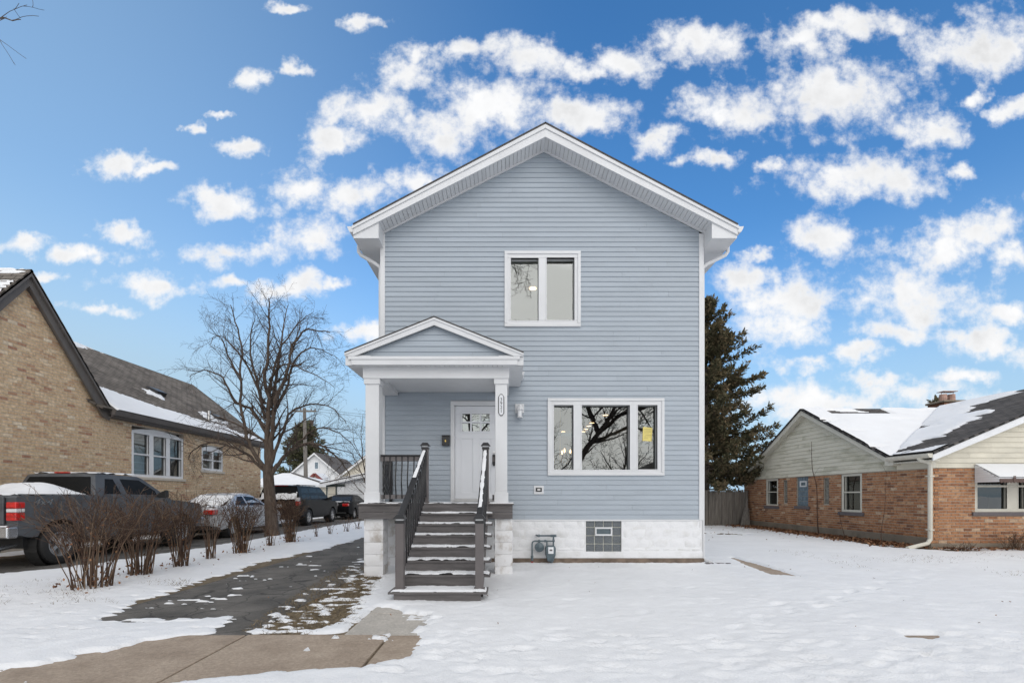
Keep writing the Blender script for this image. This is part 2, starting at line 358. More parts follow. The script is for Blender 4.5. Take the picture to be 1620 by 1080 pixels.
RED = [(0, (.18, .085, .05)), (.2, (.31, .145, .075)), (.5, (.36, .175, .088)), (.8, (.40, .205, .108)), (.95, (.44, .26, .15)), (1, (.50, .37, .26))]
M['tan_o'] = ramp_mat('tan_brick', TAN, 'obj'); M['tan_a'] = ramp_mat('tan_brickwork', TAN, 'attr')
M['red_o'] = ramp_mat('red_brick', RED, 'obj'); M['red_a'] = ramp_mat('red_brickwork', RED, 'attr')
M['mortar_t'] = mat('tan_mortar', (.52, .46, .39), .95, .1, 6, .4, 60)
M['mortar_r'] = mat('grey_mortar', (.42, .37, .31), .95, .1, 6, .4, 60)
M['cream'] = mat('cream_siding', (.62, .585, .49), .6, .12, 1.3, .05, 60)
M['cream_dirty'] = mat('mildewed_cream_siding', (.40, .385, .29), .7, .1, .9, .0, 60, col2=(.66, .63, .53), stretch=(1, .8, 2), ramp=(.30, .50))
M['cream_trim'] = mat('cream_trim', (.60, .575, .50), .55, .05, 3)
M['brown_trim'] = mat('grey_brown_fascia', (.105, .095, .09), .6, .1, 3)
M['sill'] = mat('slate_sill', (.13, .115, .12), .8, .1, 5)
M['lime_sill'] = mat('limestone_sill', (.55, .50, .43), .8, .06, 5)
M['curtain'] = mat('window_blind', (.16, .155, .15), .9, .1, 3)
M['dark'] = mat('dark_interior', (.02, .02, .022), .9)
# ------------------------------------------------------------------ ground, paving, snow
def sheet(name, x0, x1, y0, y1, z, m, parent=None, label=None):
    o = MB().add([(x0,y0,z),(x1,y0,z),(x1,y1,z),(x0,y1,z)], [(0,1,2,3)]).build(name, m, parent)
    o['kind'] = 'structure'
    if label: o['label'] = label
    return o
sheet('ground', -600, 600, -600, 1200, 0, M['soil'], None, 'brown winter lawn showing through the snow')
sheet('driveway', -4.75, -2.58, 4.68, 40, .005, M['asphalt'], None, 'cracked dark asphalt driveway beside the blue house')
sheet('neighbour_driveway', -11.3, -7.9, 4.7, 34, .005, M['asphalt'], None, 'driveway along the tan brick house under the parked vehicles')
sheet('street', -300, 300, -12.5, -3.2, .005, M['asphalt'], None, 'asphalt street behind the viewer')
sw = thing('sidewalk', None, None, (0, 3.9, 0), kind='structure')
sw['label'] = 'tan concrete public sidewalk with tooled joints'
for k in range(-6, 10):
    x0 = -1.16+1.42*k; MB().box(x0+.012, x0+1.408, 3.18, 4.66, -.05, .014+.003*((k*7) % 3)).build('slab', M['concrete'], sw, bevel=.008)
wk = thing('front_walk', None, None, (-.9, 5.2, 0), kind='structure'); wk['label'] = 'pale concrete walk from sidewalk to the steps'
for y0, y1 in ((4.675, 5.52), (5.535, 6.12)): MB().box(-1.62, -.2, y0, y1, -.05, .012).build('slab', M['concrete_pale'], wk, bevel=.008)
sd_ = thing('side_walk', None, None, (6.0, 9, 0), kind='structure'); sd_['label'] = 'concrete edging of the side path right of the blue house'
for k in range(4):
    MB().box(4.62, 5.7, 7.9+1.3*k, 9.18+1.3*k, -.05, .012).build('slab', M['concrete'], sd_, bevel=.008)

# snow is a height field: thick where it lies, dipping below the paving where that shows
def rows(segs):
    out = []
    for a, b, st in segs: out += list(np.arange(a, b, st))
    return np.array(out+[segs[-1][1]])
xs = rows([(-600,-60,60),(-60,-14,3),(-14,-7,.14),(-7,-.2,.034),(-.2,5.6,.05),(5.6,13,.1),(13,30,1),(30,600,60)])
ys = rows([(-600,-60,60),(-60,2,4),(2,3,.12),(3,7.2,.028),(7.2,11,.05),(11,24,.13),(24,60,2),(60,1200,100)])
X, Y = np.meshgrid(xs, ys)
g = gnd
DRIVE = [g(172,979), g(250,942), g(330,915), g(430,885), (-4.75,12), (-4.85,20), (-4.75,42), (-2.55,42), (-2.55,9.4), g(573,884), g(520,925), g(462,958), g(404,994), g(345,999), g(372,975), g(300,984)]
SIDEW = [(-8,3.0), g(0,1067), g(60,1058), g(130,1040), g(170,1036), g(230,1018), g(310,1006), g(360,1001), g(500,1004), g(656,1003), g(642,1042), g(560,1060), g(420,1066), g(300,1077), g(230,1092), (-3.0,3.0)]
WALKP = [g(545,1003), g(596,962), g(630,966), g(640,1003)]
WALKD = [g(640,1003), g(630,968), g(685,980), g(655,1003)]
GRASS = [g(404,996), g(470,948), g(573,884), g(604,890), g(596,915), g(570,950), g(548,985), g(480,1001)]
STRIP = [g(1158,883), g(1205,896), g(1262,913), g(1225,911), g(1190,898)]
SLIV = [g(1434,1005), g(1478,1007), g(1466,1012), g(1440,1010)]
NDRV = [(-11.6,7.0), (-11.6,34), (-7.95,34), (-8.0,14), (-8.15,10.6), (-8.6,8.6), (-9.4,7.6)]
LITT = [(10.2,12.6), (10.5,16), (10.6,22), (11.3,22), (11.3,12.2), (14,12.2), (14,11.7), (11,11.7)]
BACK = [(4.6,17.5), (6.0,17.0), (8.4,16.3), (9.0,17.0), (7.0,18.2), (4.6,19)]
n1 = fbm(X, Y, 1.6, 5, 3); n2 = fbm(X*.55, Y*1.6, 3.2, 5, 9); n3 = fbm(X, Y, 9, 4, 21); n4 = fbm(X*.5, Y*1.7, 11, 3, 33)
exp_ = polydist(X, Y, DRIVE)+.20*n2+.20*n4+.07*n3
exp_ = np.where(exp_ > .12, exp_+.0, exp_)
ps = n2+.75*n4+.25*n3-.66
exp_ = np.where(polydist(X, Y, DRIVE) > .15, np.minimum(exp_, -ps*.55), exp_)
sdw = polydist(X, Y, SIDEW)+.05*n2+.06*n3+.05*n4
sdw = np.where(sdw > .04, np.minimum(sdw, -(n2+.8*n4+.4*n3-.88)*.5), sdw)
exp_ = np.maximum(exp_, sdw)
exp_ = np.maximum(exp_, polydist(X, Y, WALKP)+.05*n3)
exp_ = np.maximum(exp_, np.minimum(polydist(X, Y, WALKD), .05)+.14*n4-.03)
exp_ = np.maximum(exp_, np.minimum(polydist(X, Y, GRASS)*.8, .06)+.20*n4+.16*n3-.035)
exp_ = np.maximum(exp_, polydist(X, Y, STRIP)+.05*n3)
exp_ = np.maximum(exp_, polydist(X, Y, SLIV)+.02*n3)
exp_ = np.maximum(exp_, np.minimum(polydist(X, Y, NDRV), .16)+.26*n2)
exp_ = np.maximum(exp_, np.minimum(polydist(X, Y, LITT), .10)+.28*n2+.1*n3-.02)
exp_ = np.maximum(exp_, np.minimum(polydist(X, Y, BACK), .05)+.25*n4-.02)
# a few bare nicks in the lawn by the hedge and the kerb
lawn = (np.abs(X+6.2) < 2.2) & (Y > 4.4) & (Y < 8)
exp_ = np.where(lawn, np.maximum(exp_, (n4+.5*n3)*.35-.30), exp_)
hsn = .048+.016*n1+.011*n3+.006*fbm(X, Y, 23, 2, 131)
# trampled band along the buried sidewalk and footprints
band = sstep(Y, 2.9, 3.3)*(1-sstep(Y, 4.7, 5.2))*sstep(X, -1.4, -.4)
tram = fbm(X, Y*1.25, 4.2, 3, 77); tram2 = fbm(X, Y*1.2, 8.5, 2, 99)
hsn = hsn-band*(.016*np.clip(tram-.1, 0, 1)+.016*np.clip(tram2-.1, 0, 1))
fr_ = random.Random(5)
def foot(cx, cy, ang, L=.15, Wd=.055, dep=.018):
    global hsn
    i0, i1 = np.searchsorted(ys, (cy-.35, cy+.35)); j0, j1 = np.searchsorted(xs, (cx-.35, cx+.35))
    a = X[i0:i1, j0:j1]-cx; b = Y[i0:i1, j0:j1]-cy; c, s_ = math.cos(ang), math.sin(ang)
    q = ((a*c+b*s_)/L)**2+((-a*s_+b*c)/Wd)**2
    hsn[i0:i1, j0:j1] += -dep*np.exp(-(q**3))+.006*np.exp(-((q-2.0)**2)*2)
for k in range(210):
    fx_ = fr_.uniform(-1.0, 6.5); fy_ = fr_.gauss(3.95, .42)
    foot(fx_, fy_, fr_.gauss(0, .35), dep=fr_.uniform(.008, .024), L=fr_.uniform(.08, .15), Wd=fr_.uniform(.035, .055))
for k in range(26):       # a trail towards the right hand house
    t = k/26; foot(2.5+t*6.5+(.1 if k % 2 else -.1), 4.9+t*4.6+fr_.gauss(0, .12), .6, dep=.016)
for k in range(22): foot(fr_.uniform(-.4, 4.2), fr_.uniform(5, 7.5), fr_.uniform(0, 3), dep=fr_.uniform(.006, .016))
thin = np.clip(np.maximum(polydist(X, Y, GRASS), polydist(X, Y, DRIVE))+.45, 0, .45)/.45
hsn = hsn*(1-.62*thin)
Z = np.where(exp_ > -.10, hsn*(1-sstep(exp_, -.10, .0))-.03*sstep(exp_, -.03, .03), hsn)
Z = np.minimum(Z, hsn)
Z = np.where(exp_ < -.1, np.maximum(Z, .021), Z)
# no snow lies inside the houses: the sheet drops under them
for (a, b, c, d) in ((-2.5, 4.0, 9.66, 19.5), (11.25, 40, 12.4, 22)):
    Z = np.where((X > a) & (X < b) & (Y > c) & (Y < d), -.04, Z)
# small drift around the porch piers and foundation
Z = Z-.02*np.exp(-((Y-9.55)/.06)**2)*(X > 0)*(X < 4)*(exp_ < -.1)
ny, nx = X.shape
me = bpy.data.meshes.new('snow')
idx = np.arange(nx*ny).reshape(ny, nx)
quads = np.stack([idx[:-1, :-1], idx[:-1, 1:], idx[1:, 1:], idx[1:, :-1]], -1).reshape(-1, 4)
me.vertices.add(nx*ny); me.vertices.foreach_set('co', np.stack([X, Y, Z], -1).ravel())
me.loops.add(quads.size); me.loops.foreach_set('vertex_index', quads.ravel())
me.polygons.add(len(quads)); me.polygons.foreach_set('loop_start', np.arange(0, quads.size, 4)); me.polygons.foreach_set('loop_total', np.full(len(quads), 4))
me.update(calc_edges=True); me.validate()
snow = link('snow', me, M['snow'], None, 180); tag(snow, 'thin trampled snow covering the lawns and sidewalk', 'snow', kind='stuff')

def ruffle(mb, fr, u0, u1, v0, v1, z, th, seed, step=.02, ragged=.03, cover=1.0, slope=0):
    """a pillow of snow on a ledge, as a closed-topped height field; fr gives (x,y) origin axes"""
    nu = max(4, int((u1-u0)/step)); nv = max(4, int((v1-v0)/step))
    A, B = np.meshgrid(np.linspace(u0, u1, nu), np.linspace(v0, v1, nv))
    e = np.minimum(np.minimum(A-u0, u1-A), np.minimum(B-v0, v1-B))+ragged*fbm(A, B, 9, 3, seed)
    hgt = th*np.sqrt(np.clip(e/(th*1.4), 0, 1))*(1+.35*fbm(A, B, 6, 3, seed+5))
    if cover < 1: hgt = hgt*sstep(fbm(A, B, 3.5, 4, seed+9), 1-2*cover-.15, 1-2*cover+.1)
    hgt = np.where(e <= 0, -.006, hgt-.004)
    vs = [fr(a, b, z+h+slope*0) for a, b, h in zip(A.ravel(), B.ravel(), hgt.ravel())]
    mb.add(vs, [(j*nu+i, j*nu+i+1, (j+1)*nu+i+1, (j+1)*nu+i) for j in range(nv-1) for i in range(nu-1)])

# ------------------------------------------------------------------ generic builders for walls
def wall_boxes(mb, fr, u0, u1, z0, z1, holes, d0, d1):
    zs = sorted({z0, z1}|{z for h in holes for z in h[2:] if z0 < z < z1})
    for a, b in zip(zs, zs[1:]):
        m_ = (a+b)/2
        for p, q in subint(u0, u1, [(h[0], h[1]) for h in holes if h[2] < m_ < h[3]]): mb.fbox(fr, p, q, a, b, d0, d1)
JR = random.Random(77)
def siding(parent, fr, z0, z1, span, holes, m, step=.1016, th=.016, d=0):
    """lap siding: every course segment is a plank; span(z) -> (u0,u1) or None"""
    z = z0
    while z < z1-.01:
        zt = min(z+step, z1); a = span(z); b = span(zt)
        if a is None: break
        if b is None: b = ((a[0]+a[1])/2, (a[0]+a[1])/2+.001)
        hs_ = [(h[0], h[1]) for h in holes if min(zt, h[3])-max(z, h[2]) > .35*(zt-z)]
        segs = []
        for p_, q_ in subint(a[0], a[1], hs_):      # butt joints where a length of plank ends
            cut = [p_]; j = p_+JR.uniform(.8, 3.4)
            while j < q_-.5: cut.append(j); j += 3.66
            cut.append(q_); segs += [(c0_+(.0012 if c0_ != p_ else 0), c1_-(.0012 if c1_ != q_ else 0)) for c0_, c1_ in zip(cut, cut[1:])]
        for p, q in segs:
            pt = b[0] if abs(p-a[0]) < 1e-6 else p; qt = b[1] if abs(q-a[1]) < 1e-6 else q
            if qt <= pt: qt = pt+.001
            lo, hi = fr.p(p, z, d), fr.p(q, z, d)
            vs = [fr.p(p, z, d+th), fr.p(q, z, d+th), fr.p(q, z, d), fr.p(p, z, d), fr.p(pt, zt, d+.002), fr.p(qt, zt, d+.002), fr.p(qt, zt, d-.001), fr.p(pt, zt, d-.001)]
            MB().add(vs, [f[::-1] for f in BOXF] if fr.flip else BOXF).build('siding_plank', m, parent)
        z = zt
def brickwork(parent, fr, u0, u1, z0, z1, holes, mo, ma, seed, span=None, nsingle=300, near=None, z_step=.079, L=.219, d=0.0):
    r = random.Random(seed); full = []; mb = MB(); z = z0; row = 0
    while z < z1-.03:
        zt = z+z_step-.0150; zm = (z+zt)/2
        lim = span(zm) if span else (u0, u1)
        if lim:
            free = subint(lim[0], lim[1], [(h[0], h[1]) for h in holes if h[2] < zm < h[3]])
            k0 = math.floor(lim[0]/L)-1; k = k0
            while (k+(.5 if row % 2 else 0))*L < lim[1]:
                a = (k+(.5 if row % 2 else 0))*L; b = a+L-.0150; k += 1
                for p, q in free:
                    aa, bb = max(a, p), min(b, q)
                    if bb-aa < .02: continue
                    if bb-aa > L-.0160: full.append((aa, z))
                    else: mb.fbox(fr, aa, bb, z, zt, d-.01, d+.007+r.uniform(-.002, .003), r.random())
        z += z_step; row += 1
    full.sort(key=near or (lambda t: t[0]))
    hb = MB(); L2 = L-.0150; H = z_step-.0150
    hb.box(0, L2, -.0085, .01, 0, H)
    ang = math.atan2(fr.U.y, fr.U.x); 
    me = bpy.data.meshes.new('brick'); 
    vs = hb.v if not fr.flip else [(x, -y, z_) for x, y, z_ in hb.v]
    me.from_pydata(vs, [], hb.f if not fr.flip else [f[::-1] for f in hb.f]); me.update(); me.materials.append(mo)
    o0 = ORG[parent.name]
    for i, (a, z) in enumerate(full):
        if i < nsingle:
            o = bpy.data.objects.new('brick', me); COL.objects.link(o); o.parent = parent
            o.location = fr.p(a, z, d+r.uniform(-.002, .002))-o0; o.rotation_euler = (0, 0, ang)
        else: mb.fbox(fr, a, a+L2, z, z+H, d-.01, d+.007+r.uniform(-.002, .003), r.random())
    return mb.build('brickwork', ma, parent, kind='stuff')
def room(parent, fr, u0, u1, z0, z1, depth, m):
    """inside of the room behind a window: back, sides, floor, ceiling"""
    a = [fr.p(u, z, d) for d in (-.16, -depth) for (u, z) in ((u0, z0), (u1, z0), (u1, z1), (u0, z1))]
    return MB().add(a, [(4,5,6,7), (0,4,7,3), (1,2,6,5), (0,1,5,4), (3,7,6,2)]).build('room_interior', m, parent)
def window(parent, fr, u0, u1, z0, z1, panes, mt, mg, trim=.05, proud=.045, glass_d=-.03, sash=True):
    """white frame with one pane per light; panes are (u0,u1,z0,z1) glass openings"""
    w = MB()
    wall_boxes(w, fr, u0, u1, z0, z1, panes, -.12, proud*.55)
    fo = w.build('window', mt, parent, bevel=.006)
    t = MB(); wall_boxes(t, fr, u0-.012, u1+.012, z0-.012, z1+.012, [(u0+trim, u1-trim, z0+trim, z1-trim)], -.01, proud)
    t.build('casing', mt, fo, bevel=.008)
    for (a, b, c, d_) in panes:
        if sash:
            s_ = MB(); wall_boxes(s_, fr, a-.022, b+.022, c-.022, d_+.022, [(a, b, c, d_)], -.05, proud*.55+.006); s_.build('sash', mt, fo, bevel=.004)
        MB().add([fr.p(a-.01, c-.01, glass_d), fr.p(b+.01, c-.01, glass_d), fr.p(b+.01, d_+.01, glass_d), fr.p(a-.01, d_+.01, glass_d)], [(3,2,1,0) if fr.flip else (0,1,2,3)]).build('pane', mg, fo)
    return fo
def rock_meshes(name, wd, ht, n, m, seed, amp=.022):
    r = random.Random(seed); out = []
    for q in range(n):
        nu, nv = 5, 4; vs = []; mb = MB()
        for j in range(nv):
            for i in range(nu):
                edge = min(i, nu-1-i, j, nv-1-j) == 0
                vs.append((wd*i/(nu-1)+(0 if edge else r.uniform(-.02, .02)), 0 if edge else -r.uniform(.3, 1)*amp*2, ht*j/(nv-1)+(0 if edge else r.uniform(-.012, .012))))
        mb.add(vs, [(j*nu+i, j*nu+i+1, (j+1)*nu+i+1, (j+1)*nu+i) for j in range(nv-1) for i in range(nu-1)])
        # returns to the wall
        ring = [i for i in range(nu)]+[j*nu+nu-1 for j in range(1, nv)]+[(nv-1)*nu+i for i in range(nu-2, -1, -1)]+[j*nu for j in range(nv-2, 0, -1)]
        b = len(mb.v); mb.v += [(mb.v[i][0], .05, mb.v[i][2]) for i in ring]
        mb.f += [(ring[k], b+k, b+(k+1) % len(ring), ring[(k+1) % len(ring)]) for k in range(len(ring))]
        me = bpy.data.meshes.new(name); me.from_pydata(mb.v, [], mb.f); me.update(); me.shade_smooth(); me.set_sharp_from_angle(angle=R(55)); me.materials.append(m); out.append(me)
    return out
def place(name, me, parent, loc, rz=0, scale=None):
    o = bpy.data.objects.new(name, me); COL.objects.link(o); o.parent = parent
    o.location = Vector(loc)-ORG.get(parent.name, Vector()); o.rotation_euler = (0, 0, rz)
    if scale: o.scale = scale
    ORG[o.name] = ORG.get(parent.name, Vector())
    return o
def text_mesh(name, body, size, m, parent, loc, rot, ext=.001, font_shear=0):
    cu = bpy.data.curves.new(name, 'FONT'); cu.body = body; cu.size = size; cu.extrude = ext; cu.align_x = 'CENTER'; cu.align_y = 'CENTER'; cu.shear = font_shear
    to = bpy.data.objects.new(name, cu); COL.objects.link(to)
    dg = bpy.context.evaluated_depsgraph_get(); me = bpy.data.meshes.new_from_object(to.evaluated_get(dg)); bpy.data.objects.remove(to)
    me.materials.clear(); me.materials.append(m); o = bpy.data.objects.new(name, me); COL.objects.link(o)
    o.location = Vector(loc); o.rotation_euler = rot
    if parent is not None: o.parent = parent; o.location = Vector(loc)-ORG.get(parent.name, Vector())
    return o
def slab(name, m, parent, p0, p1, p2, p3, th, ends=None):
    """a roof plane p0-p1 (eave) p3-p2 (ridge), thickness th downwards, with metre UVs"""
    P = [Vector(p) for p in (p0, p1, p2, p3)]; n = (P[1]-P[0]).cross(P[3]-P[0]).normalized()
    if n.z < 0: n = -n
    o0 = ORG.get(parent.name, Vector()) if parent is not None else Vector()
    vs = [p-o0 for p in P]+[p-n*th-o0 for p in P]
    me = bpy.data.meshes.new(name); me.from_pydata([tuple(v_) for v_ in vs], [], [(0,1,2,3),(7,6,5,4),(0,4,5,1),(1,5,6,2),(2,6,7,3),(3,7,4,0)]); me.update()
    uvl = me.uv_layers.new(name='UVMap'); ua = (P[1]-P[0]).normalized(); va = n.cross(ua)
    for lp in me.loops:
        q = Vector(me.vertices[lp.vertex_index].co)+o0-P[0]; uvl.data[lp.index].uv = (q.dot(ua), abs(q.dot(va)))
    return link(name, me, m, parent)
def shingle_mat(name, c1, c2, c3, row=.14, wid=.32):
    m = bpy.data.materials.new(name); m.use_nodes = True; nt = m.node_tree; b = nt.nodes['Principled BSDF']; b.inputs['Roughness'].default_value = .92; b.inputs['Specular IOR Level'].default_value = .2
    tcn = nt.nodes.new('ShaderNodeTexCoord'); br = nt.nodes.new('ShaderNodeTexBrick'); nt.links.new(tcn.outputs['UV'], br.inputs['Vector'])
    br.inputs['Scale'].default_value = 1; br.inputs['Brick Width'].default_value = wid; br.inputs['Row Height'].default_value = row; br.inputs['Mortar Size'].default_value = .012
    br.inputs['Color1'].default_value = (*c1, 1); br.inputs['Color2'].default_value = (*c2, 1); br.inputs['Mortar'].default_value = (*c3, 1)
    nz = nt.nodes.new('ShaderNodeTexNoise'); nz.inputs['Scale'].default_value = 1.3; nz.inputs['Detail'].default_value = 8; nt.links.new(tcn.outputs['UV'], nz.inputs['Vector'])
    mr = nt.nodes.new('ShaderNodeMapRange'); nt.links.new(nz.outputs[0], mr.inputs[0]); mr.inputs[1].default_value = .3; mr.inputs[2].default_value = .7; mr.inputs[3].default_value = .7; mr.inputs[4].default_value = 1.3
    mu = nt.nodes.new('ShaderNodeMix'); mu.data_type = 'RGBA'; mu.blend_type = 'MULTIPLY'; mu.inputs[0].default_value = 1
    nt.links.new(br.outputs[0], mu.inputs[6]); nt.links.new(mr.outputs[0], mu.inputs[7]); nt.links.new(mu.outputs[2], b.inputs['Base Color'])
    bp = nt.nodes.new('ShaderNodeBump'); bp.inputs['Strength'].default_value = .7; bp.inputs['Distance'].default_value = .01; bp.invert = True
    nt.links.new(br.outputs['Fac'], bp.inputs['Height']); nt.links.new(bp.outputs[0], b.inputs['Normal'])
    return m
M['roof_l'] = shingle_mat('brown_grey_shingles', (.13, .115, .10), (.20, .175, .155), (.05, .045, .04))
M['roof_r'] = shingle_mat('charcoal_shingles', (.075, .07, .068), (.12, .11, .105), (.03, .03, .03))
def roof_snow(name, p0, ea, up, nu, nv, fn, th, parent=None):
    """snow lying on a roof plane; fn(a,b) in 0..1 coverage field (arrays in metres), positive = snow"""
    p0 = Vector(p0); ea = Vector(ea); up = Vector(up); n = ea.cross(up).normalized(); n = -n if n.z < 0 else n
    A, B = np.meshgrid(np.linspace(0, 1, nu), np.linspace(0, 1, nv)); c = fn(A*ea.length, B*up.length)
    h = np.where(c > 0, th*np.clip(c*6, 0, 1), -.015)
    mb = MB(); mb.v = [tuple(p0+ea*a+up*b+n*hh) for a, b, hh in zip(A.ravel(), B.ravel(), h.ravel())]
    cr = c.ravel()
    mb.f = [q for q in ((j*nu+i, j*nu+i+1, (j+1)*nu+i+1, (j+1)*nu+i) for j in range(nv-1) for i in range(nu-1)) if max(cr[k] for k in q) > 0]
    return mb.build(name, M['snow'], parent, smooth=180)

# ------------------------------------------------------------------ the blue-grey house
D = 9.61
FAC = Fr((0, D, 0), (1, 0, 0), (0, -1, 0))
XL, XR, XC = -2.56, 4.05, .745
ZF, ZE, ZP = .93, 6.77, 8.47              # top of foundation, wall top at corners, wall peak
SL = (ZP-ZE)/((XR-XL)/2)
house = thing('house', 'tall two-storey house in pale blue-grey siding with white trim', 'house', (XC, D+.1, 0))
def zpx(py): return EYE+(CY-py)/77
def xpx(px): return (px-CX)/77
WU = (xpx(799), xpx(917.5), zpx(516.5), zpx(399))
WL = (xpx(867), xpx(1049.5), zpx(751), zpx(631))
DO = (xpx(713), xpx(797.5), 1.275, zpx(634.5))
GB = (xpx(927), xpx(983), zpx(873), .925)
holes = [WU, WL, DO]
core = MB(); inner = [(h[0]+.03, h[1]-.03, h[2]+.03, h[3]-.03) for h in holes]+[GB]
wall_boxes(core, FAC, XL+.02, XR-.02, 0, ZE-.05, inner, -.15, -.004)
core.prism([(XL+.02, ZE-.05), (XR-.02, ZE-.05), (XR-.02, ZE), (XC, ZP), (XL+.02, ZE)], lambda a, b, d: FAC.p(a, b, d), -.15, -.004)
core.build('front_wall', M['wall_core'], house)
for x0, x1 in ((XL, XL+.15), (XR-.15, XR)): bx('side_wall', M['siding'], house, x0, x1, D+.152, D+11, 0, ZE-.25)
bx('back_wall', M['siding'], house, XL+.16, XR-.16, D+10.8, D+11, 0, ZE)
def span(z):
    if z <= ZE: return (XL+.075, XR-.075)
    h_ = (ZP-z)/SL
    return (XC-h_, XC+h_) if h_ > .02 else None
siding(house, FAC, ZF-.012, ZP, span, holes, M['siding'])
for a, b in ((XL-.012, XL+.085), (XR-.085, XR+.012)):
    t = MB(); t.fbox(FAC, a, b, ZF-.03, ZE+.0, -.05, .028)
    t.box(a if a < 0 else b-.02, a+.02 if a < 0 else b, D+.05, D+.14, ZF-.03, ZE); t.build('corner_board', M['trim'], house, bevel=.004)
fb('starter_trim', M['trim'], house, FAC, XL+.086, XR-.086, ZF-.045, ZF-.013, -.003, .02)
# windows and rooms
def pnl(z, px0, px1, py0, py1, sc, ox, oy): return ((ox+px0/sc-CX)/77, (ox+px1/sc-CX)/77, zpx(oy+py1/sc), zpx(oy+py0/sc))
wu = window(house, FAC, *WU, [pnl(0, 190, 485, 196, 862, 6.75, 780, 380), pnl(0, 572, 867, 192, 858, 6.75, 780, 380)], M['trim'], M['glass_up'], trim=.05, glass_d=-.105)
pl = [pnl(0, 257, 361, 138, 481, 3.376, 800, 600), pnl(0, 406, 661, 138, 482, 3.376, 800, 600), pnl(0, 704, 808, 138, 480, 3.376, 800, 600)]
wl = window(house, FAC, *WL, pl, M['trim'], M['glass'], trim=.045, glass_d=-.105)
M['cant'] = emit('downlight', (1, .62, .32), 6)
fb('room_floor', M['interior'], house, FAC, -1.5, 3.6, 4.2, 4.29, -4.2, -.16); room(house, FAC, -1.5, 3.6, 4.3, 6.62, 4.2, M['interior'])
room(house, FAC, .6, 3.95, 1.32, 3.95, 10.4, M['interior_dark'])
def downlight(p, r=.075):
    b = MB(); b.lathe([(0, -.004), (r, -.004)], 14, lambda a, c, h: (p[0]+a, p[1]+c, p[2]+h)); b.build('ceiling_light', M['cant'], house)
def ray_ceiling(px, py, z):
    Y_ = (z-EYE)*F/(CY-py); return ((px-CX)*Y_/F, Y_, z-.006)
downlight(ray_ceiling(843, 456, 6.62), .085)
for px, py in ((958, 656), (936.5, 668.3), (931.5, 673.3), (927, 678.2), (923, 682.3), (891, 682.2)): downlight(ray_ceiling(px, py, 3.95), .085)
# chandelier seen through the left light of the picture window
ch = MB(); cp = at(886, 720, 13.5); ch.tube([cp+Vector((0, 0, 1.35)), cp+Vector((0, 0, -.25))], .012, 6)
for k in range(5):
    a = k*1.257; q = cp+Vector((.3*math.cos(a), .3*math.sin(a), .05)); ch.tube([cp+Vector((0, 0, -.2)), cp+Vector((.2*math.cos(a), .2*math.sin(a), -.22)), q], .01, 5)
cho = ch.build('chandelier', M['gold'], house)
for k in range(5):
    a = k*1.257; q = cp+Vector((.3*math.cos(a), .3*math.sin(a), .05)); MB().lathe([(0, 0), (.02, .02), (.024, .06), (.012, .11), (0, .13)], 8, lambda x, y, h: (q.x+x, q.y+y, q.z+h)).build('bulb', M['cant'], cho)
# permit paper in the right light
pa = [at(1016, 697, D+.112), at(1030.5, 698, D+.112), at(1032, 676.5, D+.112), at(1017, 675, D+.112)]
pap = MB().add([(p.x, D+.098, p.z) for p in pa]+[(p.x, D+.0995, p.z) for p in pa], [(0,1,2,3), (7,6,5,4), (0,4,5,1), (1,5,6,2), (2,6,7,3), (3,7,4,0)]).build('permit_paper', M['paper'])
tag(pap, 'yellow permit paper taped to the right pane of the big front window', 'paper')
tl = MB()
for k, (zz, x0, x1) in enumerate(((.045, .02, .16), (.075, .02, .15), (.10, .03, .17), (.135, .02, .12), (.17, .05, .16), (.20, .02, .15), (.235, .02, .10))):
    b0 = pa[3]; tl.box(b0.x+x0, b0.x+x1, D+.0965, D+.0975, b0.z-zz-.006, b0.z-zz)
tl.build('printed_lines', mat('print', (.42, .36, .16), .8), pap)
# door
door = MB(); lites = []
dl, dr, dt, db = xpx(719.5), xpx(790.5), zpx(641.5), 1.345
for r0, r1 in ((670, 717), (727, 776)):
    for c0, c1 in ((736, 785), (795, 844), (854, 904)): lites.append((xpx(540+c0/3.857), xpx(540+c1/3.857), zpx(480+r1/3.857), zpx(480+r0/3.857)))
pz0, pz1 = 1.47, zpx(480+822/3.857)
panels = [(xpx(729), xpx(747.5), pz0, pz1), (xpx(758), xpx(776.5), pz0, pz1)]
wall_boxes(door, FAC, dl, dr, db, dt, lites+panels, -.09, -.05)
dobj = door.build('door', M['door'], house, bevel=.004)
for h in panels: fb('door_panel', M['door'], dobj, FAC, h[0]+.001, h[1]-.001, h[2], h[3], -.085, -.062)
for h in lites: fb('door_pane', M['glass'], dobj, FAC, h[0], h[1], h[2], h[3], -.075, -.07)
lm = MB(); wall_boxes(lm, FAC, lites[0][0]-.03, lites[2][1]+.03, lites[3][2]-.03, lites[0][3]+.03, lites, -.056, -.035); lm.build('muntin_grid', M['door'], dobj, bevel=.003)
fr2 = MB(); wall_boxes(fr2, FAC, DO[0], DO[1], DO[2], DO[3], [(dl-.004, dr+.004, 1.2, dt+.004)], -.12, .03); fr2.build('door_frame', M['trim'], dobj, bevel=.006)
fb('threshold', M['silver'], dobj, FAC, dl-.02, dr+.02, 1.285, 1.343, -.1, .055)
hd = MB(); hx = xpx(781.5)
hd.lathe([(0, .034), (.026, .03), (.03, 0)], 14, lambda a, c, h: FAC.p(hx+a, zpx(716)+c, -.05+h)); hd.build('deadbolt', M['silver'], dobj)
hk = MB(); hk.fbox(FAC, hx-.035, hx+.035, zpx(734), zpx(720), -.05, -.03); hk.fbox(FAC, hx-.022, hx+.022, zpx(736.5), zpx(729.5), -.03, .02); hk.build('door_handle', M['black'], dobj, bevel=.005)
room(house, FAC, -1.4, .5, 1.3, 3.9, 3, M['interior'])
